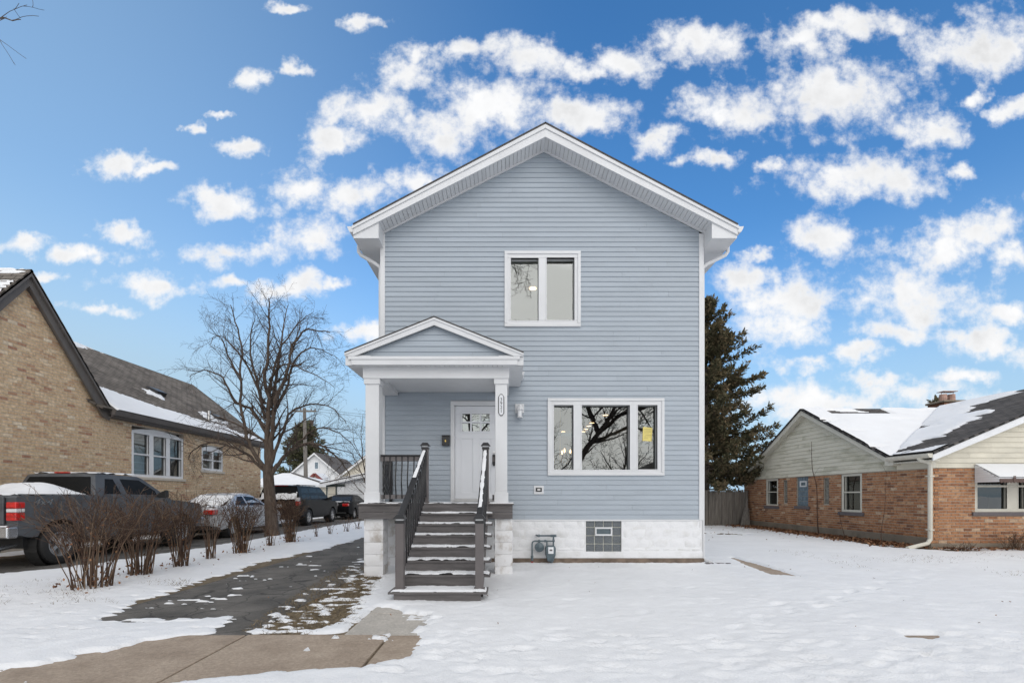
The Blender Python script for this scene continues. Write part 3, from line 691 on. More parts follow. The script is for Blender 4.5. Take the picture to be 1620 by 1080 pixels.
# roof: slopes, fascia, soffit, gutters
YR = D-.42; YB = D+11.4; XO = 3.78; ZT = 8.72; ZO = 6.73; rs = (ZT-ZO)/XO; RX = .78
for sg in (-1, 1):
    slab('roof', M['shingle'], house, (RX+sg*XO, YR-.03, ZO), (RX+sg*XO, YB, ZO), (RX, YB, ZT), (RX, YR-.03, ZT), .03)
    def rk(a, b, d): return Vector((RX+sg*a, d, b))
    f_ = MB(); f_.prism([(0, ZT-.035), (XO, ZO-.035), (XO, ZO-.20), (0, ZT-.27)], rk, YR, YR+.03); f_.build('rake_fascia', M['trim'], house)
    f_ = MB(); f_.prism([(0, ZT-.033), (XO+.02, ZO-.036), (XO+.02, ZO-.10), (0, ZT-.115)], rk, YR-.022, YR-.001); f_.build('rake_trim', M['trim'], house, bevel=.004)
    # soffit boards under the rake, each a plank with a groove
    zs0, zs1 = ZT-.25, ZO-.185; n_ = 42; xi = (XR-XL)/2+.0
    for k in range(n_):
        a0 = xi*k/n_; a1 = xi*(k+1)/n_-.007
        z0_ = zs0+(zs1-zs0)*a0/XO; z1_ = zs0+(zs1-zs0)*a1/XO
        MB().prism([(a0, z0_), (a1, z1_), (a1, z1_+.015), (a0, z0_+.015)], rk, YR+.03, D+.02).build('soffit_board', M['trim'], house)
    zq = zs0+(zs1-zs0)*xi/XO
    MB().prism([(0, zs0+.016), (xi, zq+.016), (xi, zq+.03), (0, zs0+.03)], rk, YR+.03, D+.02).build('soffit_backing', M['wall_core'], house)
    cb = MB(); cb.prism([(0, zs0-.03), (xi, zq-.03), (xi, zq-.001), (0, zs0-.001)], rk, D-.045, D-.0135); cb.build('frieze_trim', M['trim'], house)
    # boxed eave return and level side soffit
    e = MB(); e.prism([(xi-.02, zq+.02), (XO, ZO-.18), (XO, ZO-.255), (xi-.02, ZO-.255)], rk, YR+.0305, YR+.05); e.build('eave_return', M['trim'], house)
    x0_, x1_ = sorted((RX+sg*(xi-.02), RX+sg*(xi+.019))); bx('eave_return', M['trim'], house, x0_, x1_, YR+.051, D+.02, ZO-.255, zq+.02)
    xo0, xo1 = sorted((RX+sg*(xi+.02), RX+sg*XO))
    bx('eave_soffit', M['trim'], house, xo0, xo1, YR+.051, YB-.02, ZO-.254, ZO-.237)
    xs0, xs1 = sorted((RX+sg*(XO-.02), RX+sg*XO))
    bx('eave_fascia', M['trim'], house, xs0, xs1, YR+.051, YB-.02, ZO-.235, ZO-.04)
    gx0, gx1 = sorted((RX+sg*(XO+.003), RX+sg*(XO+.11)))
    gt = MB(); gt.prism([(XO+.003, ZO-.05), (XO+.003, ZO-.155), (XO+.06, ZO-.155), (XO+.095, ZO-.10), (XO+.115, ZO-.045), (XO+.10, ZO-.045)], rk, YR-.01, YB-.03); gt.build('gutter', M['trim'], house)
    xw = (XL-.04) if sg < 0 else (XR+.04)
    ds = MB(); gxm = RX+sg*(XO+.05); yd = D+.10
    ds.tube([(gxm, yd, ZO-.15), (gxm, yd, ZO-.27), (gxm-sg*.05, yd, ZO-.34), (xw+sg*.10, yd, ZO-.52), (xw, yd, ZO-.60), (xw, yd, ZO-.75), (xw, yd, .30)], .038, 8)
    if sg > 0: ds.tube([(xw, yd, .30), (xw, yd, .12), (xw+.03, yd-.1, .055), (xw+.05, yd-.25, .05)], .04, 8)
    ds.build('downspout', M['trim'], house, smooth=40)
# foundation: rock-faced painted blocks, parged base, dark footing
fb('foundation_wall', M['block'], house, FAC, XL+.02, GB[0]-.001, .2, .925, -.05, .004); fb('foundation_wall', M['block'], house, FAC, GB[1]+.001, XR-.02, .2, .925, -.05, .004)
rockm = rock_meshes('foundation_block', .302, .192, 9, M['block'], 3, .0105)
cz = .925; row = 0; rr = random.Random(4)
while cz > .26:
    off = .155 if row % 2 else 0
    zb = cz-.197; k = 0; x = XL+.02-off
    while x < XR-.03:
        a, b = max(x, XL+.02), min(x+.306, XR-.02)
        for p, q in subint(a, b, [(GB[0]-.02, GB[1]+.02)]):
            if q-p > .05: place('foundation_block', rr.choice(rockm), house, FAC.p(p, max(zb, .262), .0), 0, ((q-p)/.302, 1, (cz-max(zb, .262))/.192))
        x += .31
    cz = zb; row += 1
fb('parged_base', M['block'], house, FAC, XL+.01, XR-.01, .122, .26, -.05, .022, bevel=.01)
fb('footing', M['footing'], house, FAC, XL+.01, XR+.02, -.02, .12, -.05, .03, bevel=.01)
# glass block window with a vent
gbm = bpy.data.materials.new('glass_block'); gbm.use_nodes = True
b_ = gbm.node_tree.nodes['Principled BSDF']; b_.inputs['Base Color'].default_value = (.125, .14, .152, 1); b_.inputs['Roughness'].default_value = .15
nz_ = gbm.node_tree.nodes.new('ShaderNodeTexNoise'); nz_.inputs['Scale'].default_value = 55; nz_.inputs['Detail'].default_value = 2; geo_ = gbm.node_tree.nodes.new('ShaderNodeNewGeometry'); gbm.node_tree.links.new(geo_.outputs['Position'], nz_.inputs['Vector'])
bp_ = gbm.node_tree.nodes.new('ShaderNodeBump'); bp_.inputs['Strength'].default_value = .9; bp_.inputs['Distance'].default_value = .02; gbm.node_tree.links.new(nz_.outputs[0], bp_.inputs['Height']); gbm.node_tree.links.new(bp_.outputs[0], b_.inputs['Normal'])
M['gblock'] = gbm
gj = fb('basement_window', mat('mortar_pale', (.60, .60, .54), .9, .1, 8), house, FAC, GB[0], GB[1], GB[2], GB[3], -.1, -.03)
cw = (GB[1]-GB[0])/4; chh = (GB[3]-GB[2])/4
for i in range(4):
    for j in range(4):
        if j == 2 and i in (1, 2): continue
        fb('glass_block', M['gblock'], gj, FAC, GB[0]+i*cw+.008, GB[0]+(i+1)*cw-.008, GB[2]+j*chh+.008, GB[2]+(j+1)*chh-.008, -.06, -.012, bevel=.008)
vf = MB(); a, b, c, d_ = GB[0]+cw+.004, GB[0]+3*cw-.004, GB[2]+2*chh-.004, GB[2]+3*chh+.004
wall_boxes(vf, FAC, a, b, c, d_, [(a+.032, b-.032, c+.035, d_-.035)], -.05, .012); vf.build('vent_frame', M['trim'], gj, bevel=.004)
fb('vent_flap', M['steel_grey'], gj, FAC, a+.033, b-.033, c+.036, d_-.036, -.04, -.02)
# splash block and drain tail
sb = thing('splash_block', 'grey concrete splash block below the downspout corner', 'splash block', (4.25, 9.45, 0))
MB().hull8([(3.98,9.30,.0),(4.52,9.22,.0),(4.55,9.46,.0),(4.0,9.5,.0),(3.98,9.30,.05),(4.52,9.22,.045),(4.55,9.46,.05),(4.0,9.5,.055)]).build('trough', M['sill'], sb, bevel=.01)
# ------------------------------------------------------------------ porch
YD, YC = 8.05, 8.2                        # deck front, column front
sD, sC = F/YD, F/YC
porch = thing('porch', 'white gabled entry porch with square columns and grey deck', 'porch', (-1.2, 8.8, 0))
dx0, dx1 = (567-CX)/sD, (811-CX)/sD; zd = 1.27
# deck boards
nb = 10; yb = (D-.04-YD+.03)/nb
for k in range(nb): bx('deck_board', M['deck'], porch, dx0-.02, dx1+.02, YD-.03+k*yb, YD-.03+(k+1)*yb-.006, zd-.028, zd, bevel=.004)
for z0, z1, nm in ((zd-.145, zd-.03, 'fascia_board'), (zd-.262, zd-.149, 'fascia_board')):
    bx(nm, M['deck'], porch, dx0, dx1, YD, YD+.03, z0, z1, bevel=.004)
    bx(nm, M['deck'], porch, dx0, dx0+.03, YD+.031, D-.05, z0, z1, bevel=.004)
    bx(nm, M['deck'], porch, dx1-.03, dx1, YD+.031, D-.05, z0, z1, bevel=.004)
# piers of rock-faced block
pier_m = rock_meshes('pier_block', .36, .196, 5, M['pier'], 8, .017)
rr = random.Random(9)
def pier(x0, x1, y0, y1, z1):
    h = (z1+.02)/5
    p = bx('pier', M['pier'], porch, x0+.02, x1-.02, y0+.02, y1-.02, -.05, z1)
    for k in range(5):
        for (o, rz, ln) in (((x0, y0), 0, x1-x0), ((x1, y0), math.pi/2, y1-y0), ((x1, y1), math.pi, x1-x0), ((x0, y1), -math.pi/2, y1-y0)):
            place('pier_block', rr.choice(pier_m), p, (o[0], o[1], -.02+k*h), rz, (ln/.36, .6, (h-.004)/.196))
pier((576-CX)/91, (606-CX)/91, 8.13, 8.49, zd-.264)
pier((783-CX)/91, (810-CX)/91, 8.13, 8.47, zd-.264)
pier((609-CX)/79.5, (627-CX)/79.5, 9.3, D-.07, zd-.264)
# columns
def column(px0, px1):
    x0, x1 = (px0-CX)/sC, (px1-CX)/sC; w = x1-x0
    zt = EYE+(CY-599)/sC
    c = bx('column', M['trim'], porch, x0, x1, YC, YC+w, zd+.001, zt, bevel=.006)
    bx('column_base', M['trim'], c, x0-.018, x1+.018, YC-.018, YC+w+.018, zd+.001, zd+.19, bevel=.006)
    bx('column_capital', M['trim'], c, x0-.022, x1+.022, YC-.022, YC+w+.022, zt-.095, zt+.0, bevel=.008)
    return x0, x1, zt
cl0, cl1, zcap = column(578, 599.5)
cr0, cr1, zcap = column(783.5, 802.5)
# beams and ceiling
zb1 = EYE+(CY-577.5)/sC; zb0 = zcap+.001
bx('beam', M['trim'], porch, cl0-.035, cr1+.035, YC-.035, YC+.25, zb0, zb1, bevel=.005)
bx('beam', M['trim'], porch, cl0-.035, cl1+.02, YC+.251, D-.03, zb0-.0, zb1, bevel=.005)
bx('beam', M['trim'], porch, cr0-.02, cr1+.035, YC+.251, D-.03, zb0-.0, zb1, bevel=.005)
bx('ceiling', M['trim'], porch, cl1+.021, cr0-.021, YC+.251, D-.03, zb0+.07, zb0+.09)
# gable roof of the porch
YG = 7.98; sG = F/YG
px = (686.5-CX)/sG; zp = EYE+(CY-500)/sG; xl = (545-CX)/sG; xr = (828.5-CX)/sG; zl = EYE+(CY-556.5)/sG
hw = (xr-xl)/2; px = (xl+xr)/2
for sg in (-1, 1):
    slab('porch_roof', M['shingle'], porch, (px+sg*hw, YG-.02, zl), (px+sg*hw, D-.014, zl), (px, D-.014, zp), (px, YG-.02, zp), .022)
    def rk(a, b, d): return Vector((px+sg*a, d, b))
    f_ = MB(); f_.prism([(0, zp-.025), (hw, zl-.025), (hw-.0, zl-.07), (hw*.89, zl-.07), (0, zp-.15)], rk, YG, YG+.03); f_.build('rake_board', M['trim'], porch, bevel=.004)
    f_ = MB(); f_.prism([(0, zp-.024), (hw, zl-.024), (hw, zl-.055), (0, zp-.06)], rk, YG-.016, YG-.001); f_.build('rake_trim', M['trim'], porch)
    x0, x1 = sorted((px+sg*(hw-.02), px+sg*hw))
    bx('eave_fascia', M['trim'], porch, x0, x1, YG+.056, D-.02, zl-.20, zl-.03)
    x0, x1 = sorted((px+sg*(hw-.021), px+sg*(hw-.36)))
    bx('eave_soffit', M['trim'], porch, x0, x1, YG+.1, D-.02, zl-.215, zl-.202)
    MB().prism([(hw-.002, zl-.03), (hw-.002, zl-.216), (hw*.72, zl-.215), (hw*.72, zl-.05)], rk, YG+.0405, YG+.055).build('eave_end', M['trim'], porch)
    # sheathing below the shingles so no light leaks through
    slab('roof_deck', M['trim'], porch, (px+sg*(hw-.03), YG+.03, zl-.045), (px+sg*(hw-.03), D-.016, zl-.045), (px, D-.016, zp-.028), (px, YG+.03, zp-.028), .015)
    if sg > 0:
        gt = MB(); gt.prism([(hw+.002, zl-.04), (hw+.002, zl-.10), (hw+.035, zl-.10), (hw+.06, zl-.035)], rk, D-.5, D-.03); gt.build('gutter', M['trim'], porch)
# cornice boards across the front
c0, c1 = (558-CX)/sG, (817-CX)/sG
bx('cornice', M['trim'], porch, c0-.08, c1+.06, YG+.001, YG+.028, zl-.125, zl-.071, bevel=.004)
bx('cornice', M['trim'], porch, c0-.03, c1+.02, YG+.012, YG+.04, zl-.215, zl-.127, bevel=.004)
nso = 34
for k in range(nso):
    a = c0-.02+(c1-c0+.03)*k/nso; bx('soffit_board', M['trim'], porch, a, a+(c1-c0+.03)/nso-.008, YG+.041, YC-.036, zl-.212, zl-.2)
bx('soffit_backing', M['wall_core'], porch, c0-.02, c1+.01, YG+.05, YC+.2, zl-.198, zl-.19)
# tympanum
TY = Fr((0, YG+.10, 0), (1, 0, 0), (0, -1, 0)); tz0 = zl-.07; tz1 = zp-.13; thw = hw*.93
MB().prism([(px-thw, tz0), (px+thw, tz0), (px, tz1)], lambda a, b, d: TY.p(a, b, d), -.05, -.002).build('gable_panel', M['wall_core'], porch)
def tspan(z):
    h_ = thw*(tz1-z)/(tz1-tz0); return (px-h_, px+h_) if h_ > .03 else None
siding(porch, TY, tz0, tz1, tspan, [], M['siding'], step=.098)
# ---------------------------------------------------------------- railings on the deck
def baluster(parent, x, y, z0, z1, belly=(0, -.045), n=6):
    pts = []
    for k in range(9):
        t = k/8; b = math.sin(math.pi*min(1, max(0, (t-.12)/.62)))**1.3-.30*math.sin(math.pi*min(1, max(0, (t-.74)/.26)))
        pts.append((x+belly[0]*b, y+belly[1]*b, z0+(z1-z0)*t))
    MB().tube(pts, .012, n).build('baluster', M['black'], parent, smooth=60)
rail = thing('porch_railing', 'black belly-baluster railing between left porch column and stair post', 'railing', (-1.8, 8.2, zd))
yr_ = YC+.1; zr = EYE+(CY-719)/(F/yr_)
xpl = (669-CX)/sD
bx('top_rail', M['black'], rail, cl1+.01, xpl+.02, yr_-.04, yr_+.04, zr-.03, zr, bevel=.008)
bx('sub_rail', M['post'], rail, cl1+.01, xpl, yr_-.02, yr_+.02, zr-.115, zr-.031, bevel=.004)
bx('bottom_rail', M['post'], rail, cl1+.01, xpl, yr_-.02, yr_+.02, zd+.075, zd+.15, bevel=.004)
for k in range(7):
    x = cl1+.07+(xpl-cl1-.1)*k/6.6
    baluster(rail, x, yr_-.026, zd+.08, zr-.035)
# side rail back to the house
xs_ = cl0+.12
bx('top_rail', M['black'], rail, xs_-.035, xs_+.035, YC+.24, D-.09, zr-.03, zr, bevel=.008)
bx('sub_rail', M['post'], rail, xs_-.02, xs_+.02, YC+.24, D-.1, zr-.115, zr-.031, bevel=.004)
bx('bottom_rail', M['post'], rail, xs_-.02, xs_+.02, YC+.24, D-.1, zd+.075, zd+.15, bevel=.004)
for k in range(9): baluster(rail, xs_+.025, YC+.34+k*.105, zd+.08, zr-.035, (.045, 0))
pp = MB(); pp.box(xs_-.03, xs_+.03, D-.10, D-.04, zd+.012, zr+.04); pp.box(xs_-.06, xs_+.06, D-.13, D-.015, zd+.001, zd+.013); pp.build('rail_post', M['black'], rail, bevel=.004)
rail2 = thing('side_railing', 'short grey railing between right stair post and right porch column', 'railing', (-.2, 8.3, zd))
xpr = (770-CX)/sD
bx('top_rail', M['black'], rail2, xpr+.09, cr0-.002, yr_-.04, yr_+.04, zr-.03, zr, bevel=.006)
bx('sub_rail', M['post'], rail2, xpr+.09, cr0-.002, yr_-.02, yr_+.02, zr-.115, zr-.031)
bx('bottom_rail', M['post'], rail2, xpr+.09, cr0-.002, yr_-.02, yr_+.02, zd+.05, zd+.15)
# ------------------------------------------------------------------ stairs
stairs = thing('porch_stairs', 'grey composite steps with snowy treads up to the porch', 'stairs', (-.86, 7.1, 0))
NR = 8; rise = zd/NR; run = .272
tx0, tx1 = -1.43, -.30
for k in range(1, NR):           # treads, from the bottom
    yf = YD-run*(NR-k); z = rise*k
    if k == 1: bx('tread', M['deck'], stairs, -1.52, -.235, yf-.12, yf+run-.03, z-.028, z, bevel=.004)
    else:
        bx('tread', M['deck'], stairs, tx0-.035, tx1+.09, yf-.028, yf+run*.48-.003, z-.028, z, bevel=.004)
        bx('tread', M['deck'], stairs, tx0-.035, tx1+.09, yf+run*.48+.003, yf+run, z-.028, z, bevel=.004)
for k in range(NR):
    yf = YD-run*(NR-1-k)
    if k == 0: bx('riser', M['deck'], stairs, -1.45, -.32, yf-.09, yf-.07, 0, rise-.029, bevel=.002); continue
    bx('riser', M['deck'], stairs, tx0, tx1, yf-.001 if k < NR-1 else yf-.032, yf+.018 if k < NR-1 else yf-.002, rise*k+.001, rise*(k+1)-.0285, bevel=.002)
for x0 in (tx0+.0, tx1-.045, -.88):
    s_ = MB(); pts = [(YD-.035, zd-.03)]
    for k in range(NR-1, 0, -1): pts += [(YD-run*(NR-k)+.02, rise*k+.12 if False else rise*k-.03)]
    lo = [(YD-run*(NR-1)+.05, 0), (YD-.035, zd-.42)]
    s_.prism([(YD-.035, zd-.2)]+[(YD-run*(NR-k)+run-.001, rise*k-.03) for k in range(NR-1, 0, -1)]+lo, lambda a, b, d: Vector((d, a, b)), x0, x0+.04)
    s_.build('stringer', M['deck'], stairs)
def cap_post(parent, x0, x1, y0, z0, z1):
    w = x1-x0; y1 = y0+w
    p = bx('post', M['post'], parent, x0, x1, y0, y1, z0, z1-.09, bevel=.005)
    bx('post_base', M['post'], p, x0-.018, x1+.018, y0-.018, y1+.018, z0, z0+.028, bevel=.006)
    c = MB(); c.box(x0-.008, x1+.008, y0-.008, y1+.008, z1-.115, z1-.078); c.build('cap_collar', M['black'], p, bevel=.004)
    c = MB(); c.box(x0+.006, x1-.006, y0+.006, y1-.006, z1-.078, z1-.058); c.build('cap_lens', M['lens'], p)
    cx_, cy_ = (x0+x1)/2, (y0+y1)/2; e = w/2+.028; t_ = w/2-.012
    MB().hull8([(cx_-e,cy_-e,z1-.058),(cx_+e,cy_-e,z1-.058),(cx_+e,cy_+e,z1-.058),(cx_-e,cy_+e,z1-.058),(cx_-t_,cy_-t_,z1),(cx_+t_,cy_-t_,z1),(cx_+t_,cy_+t_,z1),(cx_-t_,cy_+t_,z1)]).build('post_cap', M['black'], p, bevel=.003)
def stair_rail(xa, label, n_b, grp):
    r_ = thing('stair_railing', label, 'railing', (xa+.05, 7, rise), 'stair handrails')
    yb_, yt_ = YD-run*(NR-1)-.02, YD+.01
    cap_post(r_, xa, xa+.108, yb_, rise+.001, 1.155)
    cap_post(r_, xa, xa+.108, yt_, zd+.001, EYE+(CY-700)/(F/(yt_+.05)))
    xm = xa+.054; A = Vector((xm, yb_+.02, 1.10)); B = Vector((xm, yt_-.002, 2.185))
    MB().bar(A, B, .085, .03).build('hand_rail', M['black'], r_, bevel=.008)
    dn = Vector((0, 0, -1))
    MB().bar(A+dn*.045+Vector((0, .09, 0)), B+dn*.055, .04, .05).build('sub_rail', M['black'], r_, bevel=.004)
    lo0 = Vector((xm, yb_+.11, rise+.22)); lo1 = Vector((xm, yt_, zd+.165))
    MB().bar(lo0, lo1, .04, .085).build('bottom_rail', M['post'], r_, bevel=.004)
    for k in range(n_b):
        t = (k+.7)/n_b; y = lo0.y+(lo1.y-lo0.y)*t; z0 = lo0.z+(lo1.z-lo0.z)*t; z1 = (A.z-.1)+(B.z-A.z)*((y-A.y)/(B.y-A.y))
        baluster(r_, xm+.027, y, z0-.03, z1+.03, (.0, -.03))
    return A, B
A1, B1 = stair_rail(-1.448, 'left stair handrail with snow crust and black balusters', 14, 1)
A2, B2 = stair_rail(-.400, 'right stair handrail with a white strip of snow along it', 14, 2)
# snow on steps, deck and handrails
sn = MB(); pl_ = lambda a, b, z: (a, b, z)
for k in range(1, NR):
    yf = YD-run*(NR-k); z = rise*k
    if k == 1: ruffle(sn, pl_, -1.50, -.25, yf-.105, yf+run-.04, z, .028, k)
    else: ruffle(sn, pl_, tx0-.02, tx1+.075, yf+.02, yf+run-.005, z, .026, k, ragged=.05)
o = sn.build('snow_on_steps', M['snow'], None, smooth=180); tag(o, 'snow lying on the treads of the porch steps', 'snow', kind='stuff')
sn = MB(); ruffle(sn, pl_, dx0-.015, dx1+.015, YD-.02, YD+.32, zd, .022, 41, ragged=.06); ruffle(sn, pl_, cl1, cr0, YD+.4, D-.2, zd, .012, 43, step=.04, ragged=.2, cover=.4)
ruffle(sn, pl_, tx0, tx1, YD+.2, D-.4, zd, .015, 44, step=.03, ragged=.2, cover=.55)
o = sn.build('snow_on_deck', M['snow'], None, smooth=180); tag(o, 'thin snow blown onto the porch deck', 'snow', kind='stuff')
sn = MB()
def rail_snow(A, B, t0, t1, w, seed, cover):
    d_ = B-A; L = d_.length
    def fr(a, b, z): return tuple(A+d_*(a/L)+Vector((b, 0, z)))
    ruffle(sn, fr, t0*L, t1*L, -w, w*.8, .015, .02, seed, step=.012, ragged=.02, cover=cover)
rail_snow(A1, B1, .52, .98, .03, 61, .62); rail_snow(A1, B1, .0, .5, .03, 65, .2)
rail_snow(A2, B2, .12, .985, .034, 62, .95)
o = sn.build('snow_on_handrails', M['snow'], None, smooth=180); tag(o, 'snow clinging to the sloping stair handrails', 'snow', kind='stuff')
# ------------------------------------------------------------------ things on the facade
# number plaque
yP = YC-.001; PQ = Fr((0, yP, 0), (1, 0, 0), (0, -1, 0)); sP = F/yP
pq = thing('number_plaque', 'white vertical house number plaque with black border on porch column', 'plaque', ((793-CX)/sP, yP, EYE+(CY-640.5)/sP))
pcx = (793-CX)/sP; pz0, pz1 = EYE+(CY-657.6)/sP, EYE+(CY-623.2)/sP; ph = .052
def octo(h, i): return [(pcx-h+i, pz0+.05), (pcx-.018, pz0+i), (pcx+.018, pz0+i), (pcx+h-i, pz0+.05), (pcx+h-i, pz1-.05), (pcx+.018, pz1-i), (pcx-.018, pz1-i), (pcx-h+i, pz1-.05)]
MB().prism(octo(ph, 0), lambda a, b, d: PQ.p(a, b, d), 0, .012).build('plaque_border', M['black'], pq, bevel=.002)
MB().prism(octo(ph, .014), lambda a, b, d: PQ.p(a, b, d), .0125, .015).build('plaque_face', M['door'], pq)
for k, dgt in enumerate('3921'):
    text_mesh('numeral', dgt, .083, M['ink'], pq, (pcx, yP-.0165, EYE+(CY-(632.0+k*6.15))/sP), (R(90), 0, 0))
# wall lantern
ln = thing('wall_lantern', 'small white lantern on a square plate beside the porch', 'wall lamp', FAC.p(xpx(822), zpx(650), 0))
lx, lz = xpx(822.2), zpx(649)
fb('back_plate', M['trim'], ln, FAC, xpx(815), xpx(829), zpx(653.5), zpx(639), -.01, .035, bevel=.006)
l_ = MB(); l_.tube([FAC.p(lx, zpx(648), .03), FAC.p(lx, zpx(645), .09)], .012, 8); l_.build('arm', M['trim'], ln)
def lf(a, c, h): return FAC.p(lx+a, h, .10-c)
MB().lathe([(0, zpx(640)), (.02, zpx(641)), (.075, zpx(648.6)), (.075, zpx(649.6)), (0, zpx(649.6))], 8, lf).build('hood', M['trim'], ln)
MB().lathe([(.046, zpx(649.6)), (.042, zpx(660))], 12, lf).build('glass_shade', M['lens'], ln, smooth=60)
c_ = MB()
for k in range(4):
    t = k*math.pi/2+.78; c_.tube([lf(.06*math.cos(t), .06*math.sin(t), zpx(649.6)), lf(.052*math.cos(t), .052*math.sin(t), zpx(660.6))], .005, 5)
c_.lathe([(0, zpx(660)), (.066, zpx(660.4)), (.066, zpx(661.6)), (0, zpx(662))], 8, lf); c_.build('cage', M['trim'], ln)
# mailbox
mbx = thing('mailbox', 'black wall mailbox with small gold emblem left of the door', 'mailbox', FAC.p(xpx(705.5), zpx(697), 0))
fb('box', M['black'], mbx, FAC, xpx(700), xpx(711.5), zpx(705), zpx(690.5), -.005, .10, bevel=.006)
MB().add([FAC.p(xpx(699.5), zpx(690.4), .0), FAC.p(xpx(712), zpx(690.4), .0), FAC.p(xpx(712), zpx(690.4), .11), FAC.p(xpx(699.5), zpx(690.4), .11), FAC.p(xpx(700), zpx(687.6), .0), FAC.p(xpx(711.5), zpx(687.6), .0), FAC.p(xpx(711.5), zpx(689.2), .11), FAC.p(xpx(700), zpx(689.2), .11)],
   [(3,2,1,0), (4,5,6,7), (0,1,5,4), (1,2,6,5), (2,3,7,6), (3,0,4,7)]).build('lid', M['black'], mbx, bevel=.003)
e_ = MB(); ex, ez = xpx(705.7), zpx(698)
e_.prism([(ex-.012, ez-.004), (ex, ez-.03), (ex+.012, ez-.004), (ex+.02, ez+.004), (ex+.008, ez+.012), (ex, ez+.03), (ex-.008, ez+.012), (ex-.02, ez+.004)], lambda a, b, d: FAC.p(a, b, d), .1, .106); e_.build('emblem', M['gold'], mbx)
# outlet vent
ov = thing('wall_vent', 'small white square vent cover with dark grille on the siding', 'vent', FAC.p(xpx(852), zpx(775), 0))
fb('cover_plate', M['trim'], ov, FAC, xpx(844.5), xpx(860), zpx(781.5), zpx(768), -.005, .03, bevel=.006)
fb('grille', M['black'], ov, FAC, xpx(847.5), xpx(857), zpx(777.3), zpx(771), .03, .05, bevel=.012)
fb('grille_flap', M['silver'], ov, FAC, xpx(849.8), xpx(854.6), zpx(775.8), zpx(772.6), .05, .054, bevel=.003)
# gas meter
gm = thing('gas_meter', 'grey gas meter with regulator and pipes on the white foundation', 'gas meter', FAC.p(xpx(860), 0, .15))
def gp(zx, zy, d): return FAC.p(xpx(820+zx/7.2), zpx(750+zy/7.2), d)
ps = MB(); ps.tube([gp(152, 1035, .16), gp(152, 790, .16), gp(156, 762, .16), gp(175, 750, .16), gp(300, 748, .16), gp(318, 760, .16), gp(318, 800, .16)], .016, 8)
ps.tube([gp(390, 800, .16), gp(392, 690, .16)], .017, 8); ps.tube([gp(415, 690, .16), gp(215, 690, .16), gp(205, 690, .1), gp(205, 690, 0)], .017, 8)
ps.tube([gp(300, 748, .16), gp(385, 750, .16)], .014, 8); ps.tube([gp(368, 960, .16), gp(368, 1030, .16)], .03, 8)
ps.build('pipe', M['steel_grey'], gm, smooth=50)
ft = MB()
for (a, b) in ((230, 748), (300, 748), (392, 745), (392, 690), (228, 690), (372, 690), (412, 690), (152, 925), (152, 950)):
    p = gp(a, b, .16); ft.lathe([(0, -.024), (.027, -.022), (.027, .022), (0, .024)], 8, lambda x, y, h: p+Vector((h if b < 800 else x, y, x if b < 800 else h)))
ft.build('fitting', M['steel_grey'], gm, smooth=40)
p = gp(234, 818, .16)
rg = MB(); rg.lathe([(0, .075), (.03, .07), (.055, .045), (.092, .03), (.097, .015), (.097, -.015), (.085, -.03), (.05, -.05), (0, -.055)], 20, lambda x, y, h: p+Vector((x, -h, y))); rg.tube([gp(234, 790, .16), gp(234, 745, .16)], .02, 8); rg.build('regulator', M['steel_grey'], gm, smooth=40)
mb_ = MB(); L8 = []
for (zz, hw_, dp) in ((975, .06, .07), (940, .075, .09), (905, .095, .105), (850, .103, .11), (812, .10, .11), (798, .08, .09)):
    c = gp(355, zz, .17); L8.append([(c.x-hw_, c.y-dp, c.z), (c.x+hw_, c.y-dp, c.z), (c.x+hw_, c.y+dp*.7, c.z), (c.x-hw_, c.y+dp*.7, c.z)])
mb_.add([q for l in L8 for q in l], [(3,2,1,0), (20,21,22,23)]+[(i*4+k, i*4+(k+1) % 4, (i+1)*4+(k+1) % 4, (i+1)*4+k) for i in range(5) for k in range(4)])
mbo = mb_.build('meter_body', M['steel_grey'], gm, bevel=.018, smooth=40)
c = gp(357, 845, .17); bx('index_window', M['lens'], mbo, c.x-.058, c.x+.05, c.y-.135, c.y-.1, c.z-.07, c.z+.065, bevel=.01)
bx('index_dial', M['sill'], mbo, c.x-.03, c.x+.025, c.y-.139, c.y-.1355, c.z-.01, c.z+.02)
p = gp(152, 985, .16); MB().lathe([(0, -.02), (.025, -.015), (.025, .015), (0, .02)], 8, lambda x, y, h: p+Vector((x, y, h))).build('valve', mat('valve_red', (.32, .05, .035), .5), gm)
fb('lower_pipe', M['gold'], gm, FAC, p.x-.012, p.x+.012, 0, p.z-.02, .15, .17)
# ------------------------------------------------------------------ tan brick house on the left
LH = Fr((-12, 0, 0), (0, 1, 0), (1, 0, 0))
lh = thing('brick_house', 'tan brick house with steep gable and snowy shingle roof', 'house', (-12.2, 15, 0))
GY, GZ, EZ = 11.65, 6.72, 3.86           # gable peak, eave height
gs = (GZ-EZ)/2.25
w1 = (15.0, 17.42, 2.02, 3.66)           # triple window
w2 = (18.45, 19.85, 2.42, 3.42)
MB().prism([(3, 0), (22.9, 0), (22.9, EZ), (GY+2.25, EZ), (GY, GZ), (GY-2.25, EZ), (3, EZ)], lambda a, b, d: LH.p(a, b, d), -.25, -.31).build('wall', M['mortar_t'], lh)
core = MB(); lholes = [w1, w2]
wall_boxes(core, LH, 3, 22.9, 0, EZ, lholes, -.249, 0.0)
core.prism([(GY-2.25, EZ), (GY+2.25, EZ), (GY, GZ)], lambda a, b, d: LH.p(a, b, d), -.249, 0.0); core.build('mortar_bed', M['mortar_t'], lh)
def lspan(z):
    if z < EZ: return (8.5, 22.9)
    h_ = (GZ-z)/gs; return (max(8.5, GY-h_), GY+h_) if h_ > .05 else None
brickwork(lh, LH, 8.5, 22.9, .3, GZ, lholes, M['tan_o'], M['tan_a'], 5, lspan, near=lambda t: abs(t[0]-12)+abs(t[1]-4)*.7)
